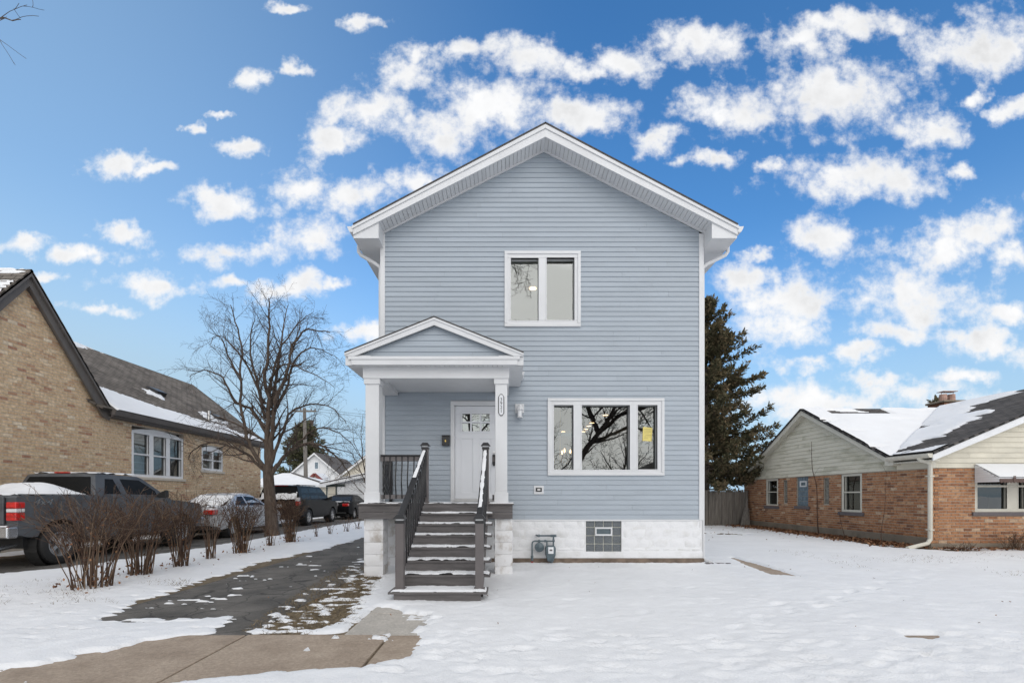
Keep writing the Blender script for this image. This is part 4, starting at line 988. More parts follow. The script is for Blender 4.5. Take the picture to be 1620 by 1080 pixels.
bx('end_wall', M['mortar_t'], lh, -19, -12.32, 22.7, 22.9, 0, EZ)
# windows
M['lh_trim'] = mat('neighbour_white_frame', (.74, .75, .77), .5, .04, 3)
def arched(parent, fr, w, lights, mt, double=True):
    u0, u1, z0, z1 = w; n = len(lights); ps = []
    zt = z1-.16
    for (a, b) in lights: ps += [(a, b, z0+.09, (z0+zt)/2-.02), (a, b, (z0+zt)/2+.03, zt-.06)]
    wo = window(parent, fr, u0, u1, z0, zt, ps, mt, M['glass_n'], trim=.05, proud=-.02, glass_d=-.09)
    arc = []; m_ = 10
    for k in range(m_+1):
        t = k/m_; arc.append((u0+(u1-u0)*t, zt+.02+.14*math.sin(math.pi*t)))
    MB().prism([(u0, zt)]+arc+[(u1, zt)], lambda a, b, d: fr.p(a, b, d), -.12, -.035).build('arched_head', mt, wo)
    fb('sill', M['lime_sill'], wo, fr, u0-.08, u1+.08, z0-.09, z0-.001, -.05, .05, bevel=.008)
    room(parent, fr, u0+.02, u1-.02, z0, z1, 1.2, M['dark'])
    return wo
a_ = arched(lh, LH, w1, [(15.10, 15.76), (15.95, 16.54), (16.73, 17.32)], M['lh_trim'])
b2 = arched(lh, LH, w2, [(18.55, 19.10), (19.22, 19.76)], M['lh_trim'])
for a, b, z in ((15.95, 16.5, 2.1), (16.75, 17.3, 2.1)): fb('blind', M['curtain'], lh, LH, a, b, z, 3.4, -.22, -.2)
for k in range(5): fb('blind_slat', M['lh_trim'], lh, LH, 15.1, 15.76, 2.25+k*.25, 2.265+k*.25, -.14, -.13)
# roof
RXl, RZl = -15.5, 6.9; EXl = -11.72
slope = (RZl-(EZ+.12))/(EXl-RXl)
slab('roof', M['roof_l'], lh, (EXl, GY+2.0, EZ+.12), (EXl, 23.2, EZ+.12), (RXl, 23.2, RZl), (RXl, GY-2, RZl), .06)
slab('roof', M['roof_l'], lh, (RXl-3.8, 3, EZ), (RXl-3.8, 23.2, EZ), (RXl, 23.2, RZl), (RXl, 3, RZl), .06)
GR = GZ+.32; go = 2.25+.12; zb_ = GR-gs*go
for sg in (-1, 1):
    slab('gable_roof', M['roof_l'], lh, (-11.80, GY+sg*go, zb_), (-19, GY+sg*go, zb_), (-19, GY, GR), (-11.80, GY, GR), .06)
    def rk(a, b, d): return Vector((d, GY+sg*a, b))
    MB().prism([(0, GR-.06), (go, zb_-.06), (go, zb_-.36), (go-.2, zb_-.36+.05), (0, GR-.42)], rk, -11.92, -11.86).build('bargeboard', M['brown_trim'], lh)
    MB().prism([(0, GR-.03), (go, zb_-.03), (go, zb_-.16), (0, GR-.18)], rk, -11.859, -11.80).build('barge_trim', M['brown_trim'], lh, bevel=.006)
    MB().prism([(0, GR-.30), (go-.05, zb_-.26), (go-.05, zb_-.30), (0, GR-.40)], rk, -12.02, -11.921).build('barge_soffit', M['brown_trim'], lh)
ef = MB(); ef.box(-11.78, -11.72, GY+go-.05, 23.2, EZ-.10, EZ+.09); ef.box(-12.0, -11.781, GY+go-.05, 23.2, EZ-.12, EZ-.085); ef.build('eave_fascia', M['brown_trim'], lh)
gu = MB(); gu.prism([(-11.719, EZ+.10), (-11.719, EZ-.05), (-11.64, EZ-.05), (-11.58, EZ+.10)], lambda a, b, d: Vector((a, d, b)), GY+go-.1, 23.2); gu.build('gutter', M['brown_trim'], lh)
MB().prism([(0, RZl-.06), (3.75, EZ+.05), (3.75, EZ-.15), (0, RZl-.28)], lambda a, b, d: Vector((RXl+a, d, b)), 23.14, 23.2).build('bargeboard', M['brown_trim'], lh)
# roof window and vent
rv = Vector((EXl, 18.2, EZ+.12)); upv = Vector((RXl-EXl, 0, RZl-EZ-.12)).normalized()
def onroof(y, t, h=0): return Vector((EXl, y, EZ+.12))+upv*t+Vector((-upv.z*-1, 0, 0))*0+Vector((upv.z, 0, -upv.x))*h
for (y, t, w_, l_) in ((17.9, 2.15, .55, .5), (20.5, 1.25, .6, .45)):
    vs = [onroof(y, t, .0), onroof(y+w_, t, .0), onroof(y+w_, t+l_, .0), onroof(y, t+l_, .0), onroof(y+.03, t, .16), onroof(y+w_-.03, t, .16), onroof(y+w_-.03, t+l_-.1, .08), onroof(y+.03, t+l_-.1, .08)]
    MB().hull8(vs).build('roof_vent', M['black'], lh)
MB().tube([onroof(19.6, .9, 0), onroof(19.6, .9, 0)+Vector((0, 0, .42))], .06, 8).build('vent_pipe', M['silver'], lh)
def lsn(a, b):
    n = fbm(a*.7, b*2.2, 1.1, 5, 51); n2_ = fbm(a, b, 7, 3, 57)
    lower = (1.55-.13*a)-b+.30*n+.12*n2_
    edge = .10-np.abs(a-.9+b*.15)*.2
    upper = (b-(3.4+.30*a))+.55*n+.1*n2_-.2
    vents = .35-np.hypot((a-4.3)*.8, (b-2.1)*1.2)+.2*n2_
    v2 = .5-np.hypot((a-6.9)*.55, (b-1.35)*1.3)+.2*n2_
    return np.maximum(np.maximum(np.where(a > .55, lower, -1), upper), np.maximum(vents, v2))
roof_snow_o = roof_snow('snow_on_tan_roof', (EXl, 13.6, EZ+.125), (0, 9.55, 0), (RXl-EXl, 0, RZl-EZ-.12), 170, 90, lsn, .035)
tag(roof_snow_o, 'snow band along the eave of the tan brick house', 'snow', kind='stuff')
o = roof_snow('snow_on_gable_roof', (-19, GY-go, zb_+.005), (7.15, 0, 0), (0, go, GR-zb_), 130, 90, lambda a, b: fbm(a*.6, b*1.5, 3.2, 4, 71)*.9+.25*np.sin(b/.14*2*math.pi)-.12, .03)
tag(o, 'broken snow rows on the front slope of the tan house gable', 'snow', kind='stuff')

# ------------------------------------------------------------------ red brick bungalow on the right
RS = Fr((11.17, 0, 0), (0, 1, 0), (-1, 0, 0)); RF = Fr((0, 12.3, 0), (1, 0, 0), (0, -1, 0))
rh = thing('brick_bungalow', 'low red brick bungalow with cream gable siding and snowy roof', 'house', (11.4, 16, 0))
BZ = 2.13
def ru(px): return F*11.17/(px-CX)      # depth on the side wall under a pixel column
def rz(py, u): return EYE+(CY-py)*u/F
sholes = [(ru(1231), ru(1212), .98, 2.10), (ru(1246), ru(1240), 1.12, 2.02), (ru(1279), ru(1260.5), 1.02, 2.12), (ru(1312), ru(1303), 1.12, 2.02), (ru(1364), ru(1331), .88, 2.11)]
RY0, RY1 = 12.3, 21.9
AW = (11.17+(1540-1470)/60.2, 13.72, .98, 1.98)
fholes = [AW]
c_ = MB(); wall_boxes(c_, RS, RY0+.01, RY1, .0, BZ, sholes, -.2, 0); wall_boxes(c_, RF, 11.38, 22, 0, BZ, fholes, -.2, 0)
c_.prism([(13.3, BZ), (RY1, BZ), (RY1, BZ+.12), (17.3, 4.45), (13.3, BZ+.22)], lambda a, b, d: RS.p(a, b, d), -.2, 0)
c_.box(11.172, 11.37, 12.31, 13.3, BZ, BZ+.32)
c_.prism([(11.38, BZ), (20.6, BZ), (20.6, BZ+.35), (16, 4.42), (11.38, BZ+.35)], lambda a, b, d: RF.p(a, b, d), -.2, 0)
c_.build('mortar_bed', M['mortar_r'], rh)
brickwork(rh, RF, 11.17, 15.5, .16, BZ, fholes, M['red_o'], M['red_a'], 6, None, 300, near=lambda t: t[0]+.3*t[1])
brickwork(rh, RS, RY0, RY1, .3, BZ, sholes, M['red_o'], M['red_a'], 16, None, 150, near=lambda t: t[0])
M['base_r'] = mat('stained_base', (.24, .20, .155), .9, .2, 2, .4, 40)
fb('base_course', M['base_r'], rh, RS, RY0, RY1, -.05, .29, -.05, .02, bevel=.01)
fb('base_course', M['base_r'], rh, RF, 11.17, 20, -.05, .15, -.05, .02, bevel=.01)
def sash_window(h, fr, vent=False):
    u0, u1, z0, z1 = h; t = .10; zm = z0+(z1-z0)*.52
    wo = window(rh, fr, u0, u1, z0, z1, [(u0+t, u1-t, z0+.06, zm-.02), (u0+t, u1-t, zm+.02, z1-.07)], M['cream_trim'], M['glass_n'], trim=.07, proud=-.03, glass_d=-.1)
    fb('sill', M['sill'], wo, fr, u0-.1, u1+.1, z0-.11, z0-.002, -.05, .05, bevel=.006)
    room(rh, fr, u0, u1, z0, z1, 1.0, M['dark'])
sash_window(sholes[0], RS); sash_window(sholes[4], RS)
M['gblue'] = mat('blue_grey_glass_block', (.16, .21, .25), .15, .25, 9, .6, 30)
M['ggrey'] = mat('grey_glass_block', (.20, .19, .165), .2, .3, 12, .6, 30)
def blockwin(h, m, nu, nv, vent):
    u0, u1, z0, z1 = h
    g_ = fb('glass_block_window', mat('joint', (.3, .3, .28), .9), rh, RS, u0, u1, z0, z1, -.12, -.06)
    a, b = (u1-u0)/nu, (z1-z0)/nv
    for i in range(nu):
        for j in range(nv): fb('glass_block', m, g_, RS, u0+i*a+.007, u0+(i+1)*a-.007, z0+j*b+.007, z0+(j+1)*b-.007, -.1, -.045, bevel=.01)
    if vent:
        uc = (u0+u1)/2; w = MB(); wall_boxes(w, RS, uc-.2, uc+.2, z1-.38, z1-.16, [(uc-.14, uc+.14, z1-.33, z1-.21)], -.05, -.02); w.build('vent_frame', M['trim'], g_)
        fb('vent_flap', M['steel_grey'], g_, RS, uc-.14, uc+.14, z1-.33, z1-.21, -.045, -.035)
        fb('sill', M['sill'], g_, RS, u0-.1, u1+.1, z0-.11, z0-.002, -.05, .05)
blockwin(sholes[1], M['ggrey'], 1, 5, False); blockwin(sholes[3], M['ggrey'], 1, 5, False); blockwin(sholes[2], M['gblue'], 3, 6, True)
# gable siding
def gspan(z):
    lo = 17.3-(4.42-z)/.53; hi = 17.3+(4.42-z)/.53
    lo = max(lo, 13.35); hi = min(hi, RY1-.02)
    return (lo, hi) if hi-lo > .1 else None
siding(rh, RS, BZ+.005, 4.40, gspan, [], M['cream_dirty'], step=.135, th=.024, d=.01)
siding(rh, RS, BZ+.005, 2.46, lambda z: (12.28, 13.34), [], M['cream'], step=.15, th=.016, d=.01)
siding(rh, RF, BZ+.005, 4.3, lambda z: (11.17 if z < 2.5 else 11.17+(z-2.5)/.424, 20) , [], M['cream'], step=.135, th=.024, d=.01)
fb('corner_board', M['cream_trim'], rh, RF, 11.13, 11.28, BZ, 2.55, -.02, .035)
# roof planes
RR = 4.62; sr = .53
slab('roof', M['roof_r'], rh, (10.88, 13.28, RR-4.02*sr), (24, 13.28, RR-4.02*sr), (24, 17.3, RR), (10.88, 17.3, RR), .05)
slab('roof', M['roof_r'], rh, (10.88, 22.0, RR-4.7*sr), (24, 22.0, RR-4.7*sr), (24, 17.3, RR), (10.88, 17.3, RR), .05)
slab('wing_roof', M['roof_r'], rh, (10.93, 11.95, 2.52), (10.93, 13.34, 2.52), (16.1, 17.6, 4.71), (16.1, 11.95, 4.71), .05)
slab('wing_roof', M['roof_r'], rh, (21.2, 11.95, 2.52), (21.2, 17.6, 2.52), (16.1, 17.6, 4.71), (16.1, 11.95, 4.71), .05)
for sg, le in ((-1, 3.95), (1, 4.7)):
    def rk(a, b, d): return Vector((d, 17.3+sg*a, b))
    MB().prism([(0, RR-.055), (le, RR-.055-le*sr), (le, RR-.20-le*sr), (0, RR-.24)], rk, 10.92, 10.96).build('rake_board', M['cream_trim'], rh, bevel=.005)
    MB().prism([(0, RR-.19), (le, RR-.17-le*sr), (le, RR-.19-le*sr), (0, RR-.22)], rk, 10.961, 11.16).build('rake_soffit', M['cream_trim'], rh)
MB().prism([(10.95, 2.46), (16.1, 4.64), (16.1, 4.44), (10.95, 2.30)], lambda a, b, d: Vector((a, d, b)), 11.98, 12.02).build('rake_board', M['lh_trim'], rh, bevel=.005)
MB().prism([(10.95, 2.32), (16.1, 4.46), (16.1, 4.44), (10.95, 2.30)], lambda a, b, d: Vector((a, d, b)), 12.021, 12.27).build('rake_soffit', M['cream_trim'], rh)
gu = MB(); gu.prism([(10.93, 2.49), (10.93, 2.38), (10.86, 2.38), (10.81, 2.43), (10.80, 2.49)], lambda a, b, d: Vector((a, d, b)), 11.97, 13.35); gu.build('gutter', M['cream_trim'], rh)
bx('gutter_return', M['cream_trim'], rh, 10.935, 11.165, 13.2, 13.5, 2.26, 2.45)
bx('eave_soffit', M['cream_trim'], rh, 10.935, 11.165, 12.03, 13.19, 2.30, 2.33)
dn = MB(); xd, yd = 11.09, 12.22
def rect_tube(mb, pts, w, h):
    for a, b in zip(pts, pts[1:]): mb.bar(a, b, w, h, (0, 1, 0) if abs(a[2]-b[2]) > abs(a[0]-b[0])+abs(a[1]-b[1]) else (0, 0, 1))
dn.tube([(xd-.22, yd+.1, 2.40), (xd-.2, yd+.05, 2.33), (xd-.04, yd, 2.28), (xd, yd, 2.2), (xd, yd, .42), (xd, yd, .26), (xd-.10, yd-.03, .16), (xd-.75, yd-.18, .05)], .052, 8); dn.build('downspout', M['cream_trim'], rh, smooth=35)
dn = MB()
for zz in (.5, 1.9): dn.box(xd-.06, xd+.06, yd-.06, yd+.07, zz, zz+.03)
dn.build('downspout_strap', M['cream_trim'], rh)
# front window under the awning
wo = window(rh, RF, AW[0], AW[1], AW[2], AW[3], [(AW[0]+.08, AW[0]+.86, 1.06, 1.63), (AW[0]+.08, AW[0]+.86, 1.68, 1.9), (AW[0]+1.16, AW[1]-.06, 1.06, 1.63), (AW[0]+1.16, AW[1]-.06, 1.68, 1.9)] if AW[1]-AW[0] > 1.3 else [(AW[0]+.08, AW[1]-.06, 1.06, 1.63), (AW[0]+.08, AW[1]-.06, 1.68, 1.9)], M['cream_trim'], M['glass_n'], trim=.07, proud=-.02, glass_d=-.08)
fb('sill', M['sill'], wo, RF, AW[0]-.08, 15, AW[2]-.10, AW[2]-.002, -.05, .05, bevel=.006)
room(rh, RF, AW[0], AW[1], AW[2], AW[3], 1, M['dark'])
aw = thing('window_awning', 'white snow-covered metal awning with brown scalloped valance', 'awning', (12.5, 12.0, 1.9))
ax0 = AW[0]-.02; az0, az1 = 1.77, 2.20; ad = .62
for k in range(16):       # pans of the sloping top
    x0 = ax0+k*.155; vs = [(x0, 12.28-ad, az0+.06), (x0+.15, 12.28-ad, az0+.06), (x0+.15, 12.28, az1), (x0, 12.28, az1), (x0, 12.28-ad, az0+.075), (x0+.15, 12.28-ad, az0+.075), (x0+.15, 12.28, az1+.015), (x0, 12.28, az1+.015)]
    MB().hull8(vs).build('awning_pan', M['lh_trim'], aw)
for k in range(7):        # louvred side
    z = az0-.02+k*.062; f0 = 12.27-ad*min(1, 1-(z-az0-.0)/(az1-az0+.03)) if z > az0+.05 else 12.28-ad
    MB().hull8([(ax0-.012, f0, z), (ax0+.004, f0, z), (ax0+.004, 12.27, z), (ax0-.012, 12.27, z), (ax0-.004, f0+.02, z+.06), (ax0+.012, f0+.02, z+.06), (ax0+.012, 12.27, z+.06), (ax0-.004, 12.27, z+.06)]).build('side_louvre', M['lh_trim'], aw)
M['brown'] = mat('brown_valance', (.10, .06, .05), .7)
vl = MB()
for k in range(28): vl.prism([(ax0+k*.08, az0+.06), (ax0+k*.08, az0-.02), (ax0+k*.08+.04, az0-.05), (ax0+k*.08+.08, az0-.02), (ax0+k*.08+.08, az0+.06)], lambda a, b, d: Vector((a, d, b)), 12.28-ad-.012, 12.28-ad-.001)
vl.build('valance', M['brown'], aw)
for x in (ax0+.33,): bx('valance_clip', M['brown'], aw, x, x+.06, 12.28-ad-.02, 12.28-ad-.013, az0-.02, az0+.13)
o = roof_snow('snow_on_awning', (ax0-.01, 12.27-ad, az0+.075), (2.4, 0, 0), (0, ad, az1-az0-.06), 50, 16, lambda a, b: np.full(a.shape, .3), .03); tag(o, 'snow on the white metal awning', 'snow', kind='stuff')
# chimney behind the ridge
chm = bx('chimney', M['red_a'], rh, 16.78, 17.6, 17.9, 18.6, 3.9, 4.98)
bx('chimney_crown', M['base_r'], chm, 16.72, 17.66, 17.84, 18.66, 4.981, 5.06, bevel=.02)
brk = MB(); r_ = random.Random(3)
CHF = Fr((0, 17.9, 0), (1, 0, 0), (0, -1, 0))
for j in range(13):
    for i in range(5):
        a = 16.78+i*.2+(-.1 if j % 2 else 0); p, q = max(a, 16.78), min(a+.19, 17.6)
        if q-p > .03: brk.fbox(CHF, p, q, 3.95+j*.076, 4.014+j*.076, -.01, .012, r_.random())
brk.build('brickwork', M['red_a'], chm, kind='stuff')
fl = MB()
for x in (17.02, 17.34): fl.lathe([(.13, 5.06), (.12, 5.34), (.09, 5.34), (.09, 5.07)], 12, lambda a, b, h: (x+a, 18.2+b, h))
fl.box(16.9, 17.46, 18.05, 18.35, 5.43, 5.45); fl.tube([(16.95, 18.2, 5.3), (16.95, 18.2, 5.44)], .01, 5); fl.tube([(17.41, 18.2, 5.3), (17.41, 18.2, 5.44)], .01, 5)
fl.build('flue_pot', mat('flue_clay', (.42, .27, .22), .8, .3, 5), chm)
def rsn(a, b):
    n = fbm(a*.5, b*2.0, 1.4, 5, 81)
    return .35+.6*n-np.where((a > .8) & (a < 3.0) & (b > 3.85), .55, 0)
o = roof_snow('snow_on_bungalow_roof', (10.9, 13.3, RR-4.0*sr+.004), (13, 0, 0), (0, 3.98, 3.98*sr), 130, 60, rsn, .05); tag(o, 'snow blanket on the main roof of the brick bungalow', 'snow', kind='stuff')
def wsn(a, b):
    n = fbm(a*.5, b*1.6, 1.8, 5, 91)
    edge = np.clip((1.9-a)/1.2, -1, 1)
    return np.where(a > 1.25+b*.74, -1, 0)-.5*sstep(b, 3.2, 4.2)*sstep(a, 3.5, 2.2)+.25+.6*n-.9*np.clip(edge, 0, 1)*sstep(b, .1, 1.2)+.25*(np.abs(b-1.9)<.55)
o = roof_snow('snow_on_wing_roof', (10.95, 12.0, 2.53), (0, 5.5, 0), (5.14, 0, 2.175), 110, 100, wsn, .04); tag(o, 'patchy snow on the front wing roof of the bungalow', 'snow', kind='stuff')

# ------------------------------------------------------------------ wooden fence
fe = thing('wooden_fence', 'weathered grey board fence between the two houses on the right', 'fence', (10, 21.5, 0))
M['fence'] = mat('weathered_boards', (.13, .115, .10), .9, .2, 2.5, .5, 40, col2=(.22, .20, .175), stretch=(6, 6, .6))
r_ = random.Random(2)
for k in range(26):
    x0 = 7.2+k*.152; z1 = 1.60+r_.uniform(-.015, .015); y0 = 21.5+(.03 if k % 2 else 0)
    MB().hull8([(x0,y0,.03),(x0+.162,y0,.03),(x0+.162,y0+.02,.03),(x0,y0+.02,.03),(x0,y0,z1),(x0+.162,y0,z1),(x0+.162,y0+.02,z1),(x0,y0+.02,z1)]).build('fence_board', M['fence'], fe)
bx('cap_rail', M['fence'], fe, 7.1, 11.15, 21.45, 21.60, 1.62, 1.66)
for x in (7.1, 9.15, 11.0): bx('fence_post', M['fence'], fe, x, x+.1, 21.42, 21.49, 0, 1.64)
ld = thing('leaning_boards', 'old boards leaning in the corner between fence and brick bungalow', 'boards', (10.9, 21.2, 0))
for k in range(4): MB().bar((10.55+.12*k, 20.95, .02), (10.95+.04*k, 21.38, .85+.22*(k % 3)), .09, .025).build('board', M['fence'], ld)
# chicago style alley background ------------------------------------------------------------
M['white_sid'] = mat('white_siding', (.70, .71, .72), .6, .05, 2)
M['cream_wall'] = mat('cream_garage_wall', (.60, .56, .47), .7, .05, 2)
M['roof_d'] = mat('dark_roof', (.10, .09, .085), .9, .3, 8, .4, 30)
def bg_house(name, label, x0, x1, y, depth, ze, zp, mw, mr, wins=(), snowy=1, doors=()):
    h = thing(name, label, 'garage' if 'garage' in name else 'house', ((x0+x1)/2, y, 0))
    xm = (x0+x1)/2; fr = Fr((0, y, 0), (1, 0, 0), (0, -1, 0))
    MB().prism([(x0, 0), (x1, 0), (x1, ze), (xm, zp), (x0, ze)], lambda a, b, d: fr.p(a, b, d), -depth, 0).build('wall', mw, h)
    for sg in (-1, 1):
        xe = xm+sg*((x1-x0)/2+.35); zz = ze-(zp-ze)/((x1-x0)/2)*.35
        slab('roof', mr, h, (xe, y-.35, zz+.12), (xe, y+depth+.3, zz+.12), (xm, y+depth+.3, zp+.12), (xm, y-.35, zp+.12), .1)
        MB().prism([(0, zp+.05), (abs(xe-xm), zz+.05), (abs(xe-xm), zz-.12), (0, zp-.13)], lambda a, b, d: Vector((xm+sg*a, d, b)), y-.37, y-.33).build('rake_board', M['white_sid'], h)
        if snowy: slab('roof_snow', M['snow'], h, (xe, y-.33, zz+.18), (xe, y+depth+.3, zz+.18), (xm, y+depth+.3, zp+.18), (xm, y-.33, zp+.18), .05)
    for (a, b, c, d) in wins:
        w = fb('window', M['lh_trim'], h, fr, a-.1, b+.1, c-.1, d+.1, -.02, .05); fb('pane', M['gblue'], w, fr, a, b, c, d, .05, .06)
    for (a, b, c, d, m) in doors:
        dd = fb('garage_door', m, h, fr, a, b, c, d, -.02, .04)
        for k in range(3): fb('door_rail', M['sill'], dd, fr, a, b, c+(d-c)*(k+1)/4-.008, c+(d-c)*(k+1)/4+.008, .04, .05)
    return h
p0, p1 = at(457, 0, 48), at(541, 0, 48)
bg_house('white_house', 'white gabled house seen beyond the garages', p0.x, p1.x, 48, 9, EYE+(CY-753)*48/F, EYE+(CY-717)*48/F, M['white_sid'], M['roof_d'], [(at(498.5, 0, 48).x, at(503.5, 0, 48).x, EYE+(CY-741)*48/F, EYE+(CY-731)*48/F)], 0)
p0, p1 = at(382, 0, 34), at(516, 0, 34)
gx = thing('alley_garage', 'low cream garage with a snowy hip roof behind the vehicles', 'garage', ((p0.x+p1.x)/2, 34, 0))
MB().box(p0.x, p1.x, 34, 39, 0, EYE+(CY-767)*34/F).build('wall', M['cream_wall'], gx)
ze = EYE+(CY-767)*34/F; zp = EYE+(CY-748)*36.5/F
MB().add([(p0.x-.3, 33.7, ze), (p1.x+.3, 33.7, ze), (p1.x+.3, 39.3, ze), (p0.x-.3, 39.3, ze), (p0.x+1.8, 36.5, zp), (p1.x-3.6, 36.5, zp)], [(0,1,5,4), (1,2,5), (2,3,4,5), (3,0,4), (3,2,1,0)]).build('roof', M['snow'], gx)
MB().box(p0.x-.35, p1.x+.35, 33.62, 33.69, ze-.14, ze+.03).build('fascia', M['white_sid'], gx)
MB().bar((p1.x+.3, 33.7, ze+.02), (p1.x-3.6, 36.5, zp+.02), .22, .05).build('hip_shingles', M['roof_d'], gx)
q0, q1 = at(517, 0, 31), at(581, 0, 31)
g2 = bg_house('white_garage', 'white and cream double garage with dark green trim', q0.x, q1.x+2.5, 31, 6, EYE+(CY-765)*31/F, EYE+(CY-752)*31/F, M['white_sid'], M['roof_d'], (), 1,
   [(at(519, 0, 31).x, at(531, 0, 31).x, 0, 2.0, M['cream_wall']), (at(534, 0, 31).x, at(545, 0, 31).x, 0, 2.0, M['white_sid']), (at(547, 0, 31).x, at(577, 0, 31).x, 0, 2.0, M['white_sid'])])
M['green_trim'] = mat('dark_green_trim', (.03, .05, .045), .6)
gf = Fr((0, 31, 0), (1, 0, 0), (0, -1, 0))
fb('trim_board', M['green_trim'], g2, gf, q0.x-.02, at(546, 0, 31).x, 2.02, 2.16, .05, .08)
for pxx in (517.5, 532.5): fb('trim_board', M['green_trim'], g2, gf, at(pxx-.8, 0, 31).x, at(pxx+.8, 0, 31).x, 0, 2.02, .05, .08)
q0, q1 = at(536, 0, 40), at(640, 0, 40)
bg_house('tan_roof_house', 'house with a tan shingle roof behind the white garage', q0.x, q1.x, 40, 8, EYE+(CY-756)*40/F, EYE+(CY-716)*40/F, M['cream_wall'], mat('tan_roof', (.24, .19, .15), .9, .15, 8, .3, 30), (), 0)
rg_ = thing('red_trim_dormer', 'small shed with red trimmed gable in front of the white house', 'shed', (at(499, 0, 42).x, 42, 0))
a = at(488, 0, 42).x; b = at(509, 0, 42).x; zz = EYE+(CY-760)*42/F; zt_ = EYE+(CY-751)*42/F
MB().prism([(a, 0), (b, 0), (b, zz), ((a+b)/2, zt_), (a, zz)], lambda u_, w_, d: Vector((u_, d, w_)), 42, 44).build('wall', M['cream_wall'], rg_)
M['red_trim'] = mat('red_trim', (.22, .06, .05), .7)
for sg in (-1, 1):
    xm = (a+b)/2; MB().bar((xm, 41.9, zt_+.08), (xm+sg*(b-a)/2*1.15, 41.9, zz-.02), .25, .22).build('rake_board', M['red_trim'], rg_)
    MB().bar((xm, 43, zt_+.2), (xm+sg*(b-a)/2*1.1, 43, zz+.1), 2, .06).build('roof_snow', M['snow'], rg_)
for k, (xa, xb, yy, mw, lb) in enumerate(((-5.5, 1.5, 42, M['white_sid'], 'unseen white frame house added behind the blue house for reflections'), (3.5, 10.5, 46, M['mortar_r'], 'unseen brick house added behind the blue house for reflections'))):  # unseen pair, added so the black vehicle mirrors walls rather than bright sky
    bg_house('unseen_house', lb, xa, xb, yy, 9, 3.4, 5.6, mw, M['roof_d'], [(xa+1, xa+2, 1, 2.2), (xb-2, xb-1, 1, 2.2)], 0)
# utility pole
up_ = thing('utility_pole', 'grey wooden utility pole rising behind the black vehicle', 'pole', (at(484, 0, 36).x, 36, 0))
x_ = at(484, 0, 36).x; zt_ = EYE+(CY-645)*36/F
MB().tube([(x_+.05, 36, 0), (x_-.12, 36, zt_)], [.17, .12], 10).build('pole_shaft', mat('pole_wood', (.17, .155, .14), .9, .2, 6, .4, 30, stretch=(4, 4, .3)), up_, smooth=60)
MB().bar((x_-1.0, 36, zt_-.25), (x_+.8, 36, zt_-.25), .1, .12).build('cross_arm', M['fence'], up_)
for k in (-.9, -.4, .4, .7): MB().lathe([(0, .16), (.05, .14), (.04, 0)], 6, lambda a, b, h: (x_+k+a, 36+b, zt_-.19+h)).build('insulator', M['sill'], up_)
wi = MB()
for k, dzv in ((-.9, -.05), (.7, -.05), (0, -1.3), (0, -1.9)): wi.tube([(x_+k+t*32, 36+t*6, zt_+dzv-3.2*t*(1-t)-.2*t) for t in [i/14 for i in range(15)]], .012, 3)
wi.build('wire', M['black'], up_)
# tall chimney stack of a house beyond
cs = thing('distant_chimney', 'brown brick chimney above the pine beyond the garages', 'chimney', (at(490.5, 0, 68).x, 68, 0))
a, b = at(487.5, 0, 68).x, at(493.5, 0, 68).x
bx('stack', mat('sooty_brick', (.10, .065, .055), .9, .2, 5), cs, a, b, 68, 68.6, 0, EYE+(CY-666)*68/F); bx('crown', M['roof_d'], cs, a-.06, b+.06, 67.95, 68.65, EYE+(CY-666)*68/F+.001, EYE+(CY-664)*68/F)
# house across the street, only met in the window reflections
oh = bg_house('opposite_house', 'dark roofed brick house across the street', 10.0, 24, -27.5, 9, 2.6, 5.6, M['mortar_r'], M['roof_d'], [(5, 6.4, 1, 2.2), (9, 11, 1, 2.2)], 0)
# ------------------------------------------------------------------ vehicles (local axes: y forward, x right)
def paint(name, col, rough=.32, metal=.35, dirt=.25):
    m = mat(name, tuple(c*(1-dirt) for c in col), rough, .1, 2.2, 0, metal=metal, col2=tuple(c*(1+dirt) for c in col), coat=.12, spec=.4); m.node_tree.nodes['Principled BSDF'].inputs['Coat Roughness'].default_value = .12
    return m
M['tyre'] = mat('tyre_rubber', (.022, .022, .023), .85, .2, 8, .3, 60)
M['alloy'] = mat('alloy_wheel', (.42, .42, .43), .4, .15, 5, metal=.7)
M['chrome'] = mat('dull_chrome', (.62, .63, .65), .22, .08, 4, metal=.9)
M['tint'] = mat('tinted_glass', (.010, .011, .012), .22, .2, 2, spec=.14)
M['red_lens'] = mat('red_tail_lens', (.50, .018, .014), .2, .3, 12, coat=.6)
M['white_lens'] = mat('clear_lens', (.62, .60, .60), .25, .08, 8)
M['plastic'] = mat('black_plastic', (.02, .02, .02), .6, .2, 6)
def arc(cy, cz, r, z0, rev=False, n=10):
    a0 = math.asin(min(1, max(-1, (z0-cz)/r))); out = [(cy-r*math.cos(a0+(math.pi-2*a0)*k/n), cz+r*math.sin(a0+(math.pi-2*a0)*k/n)) for k in range(n+1)]
    return out
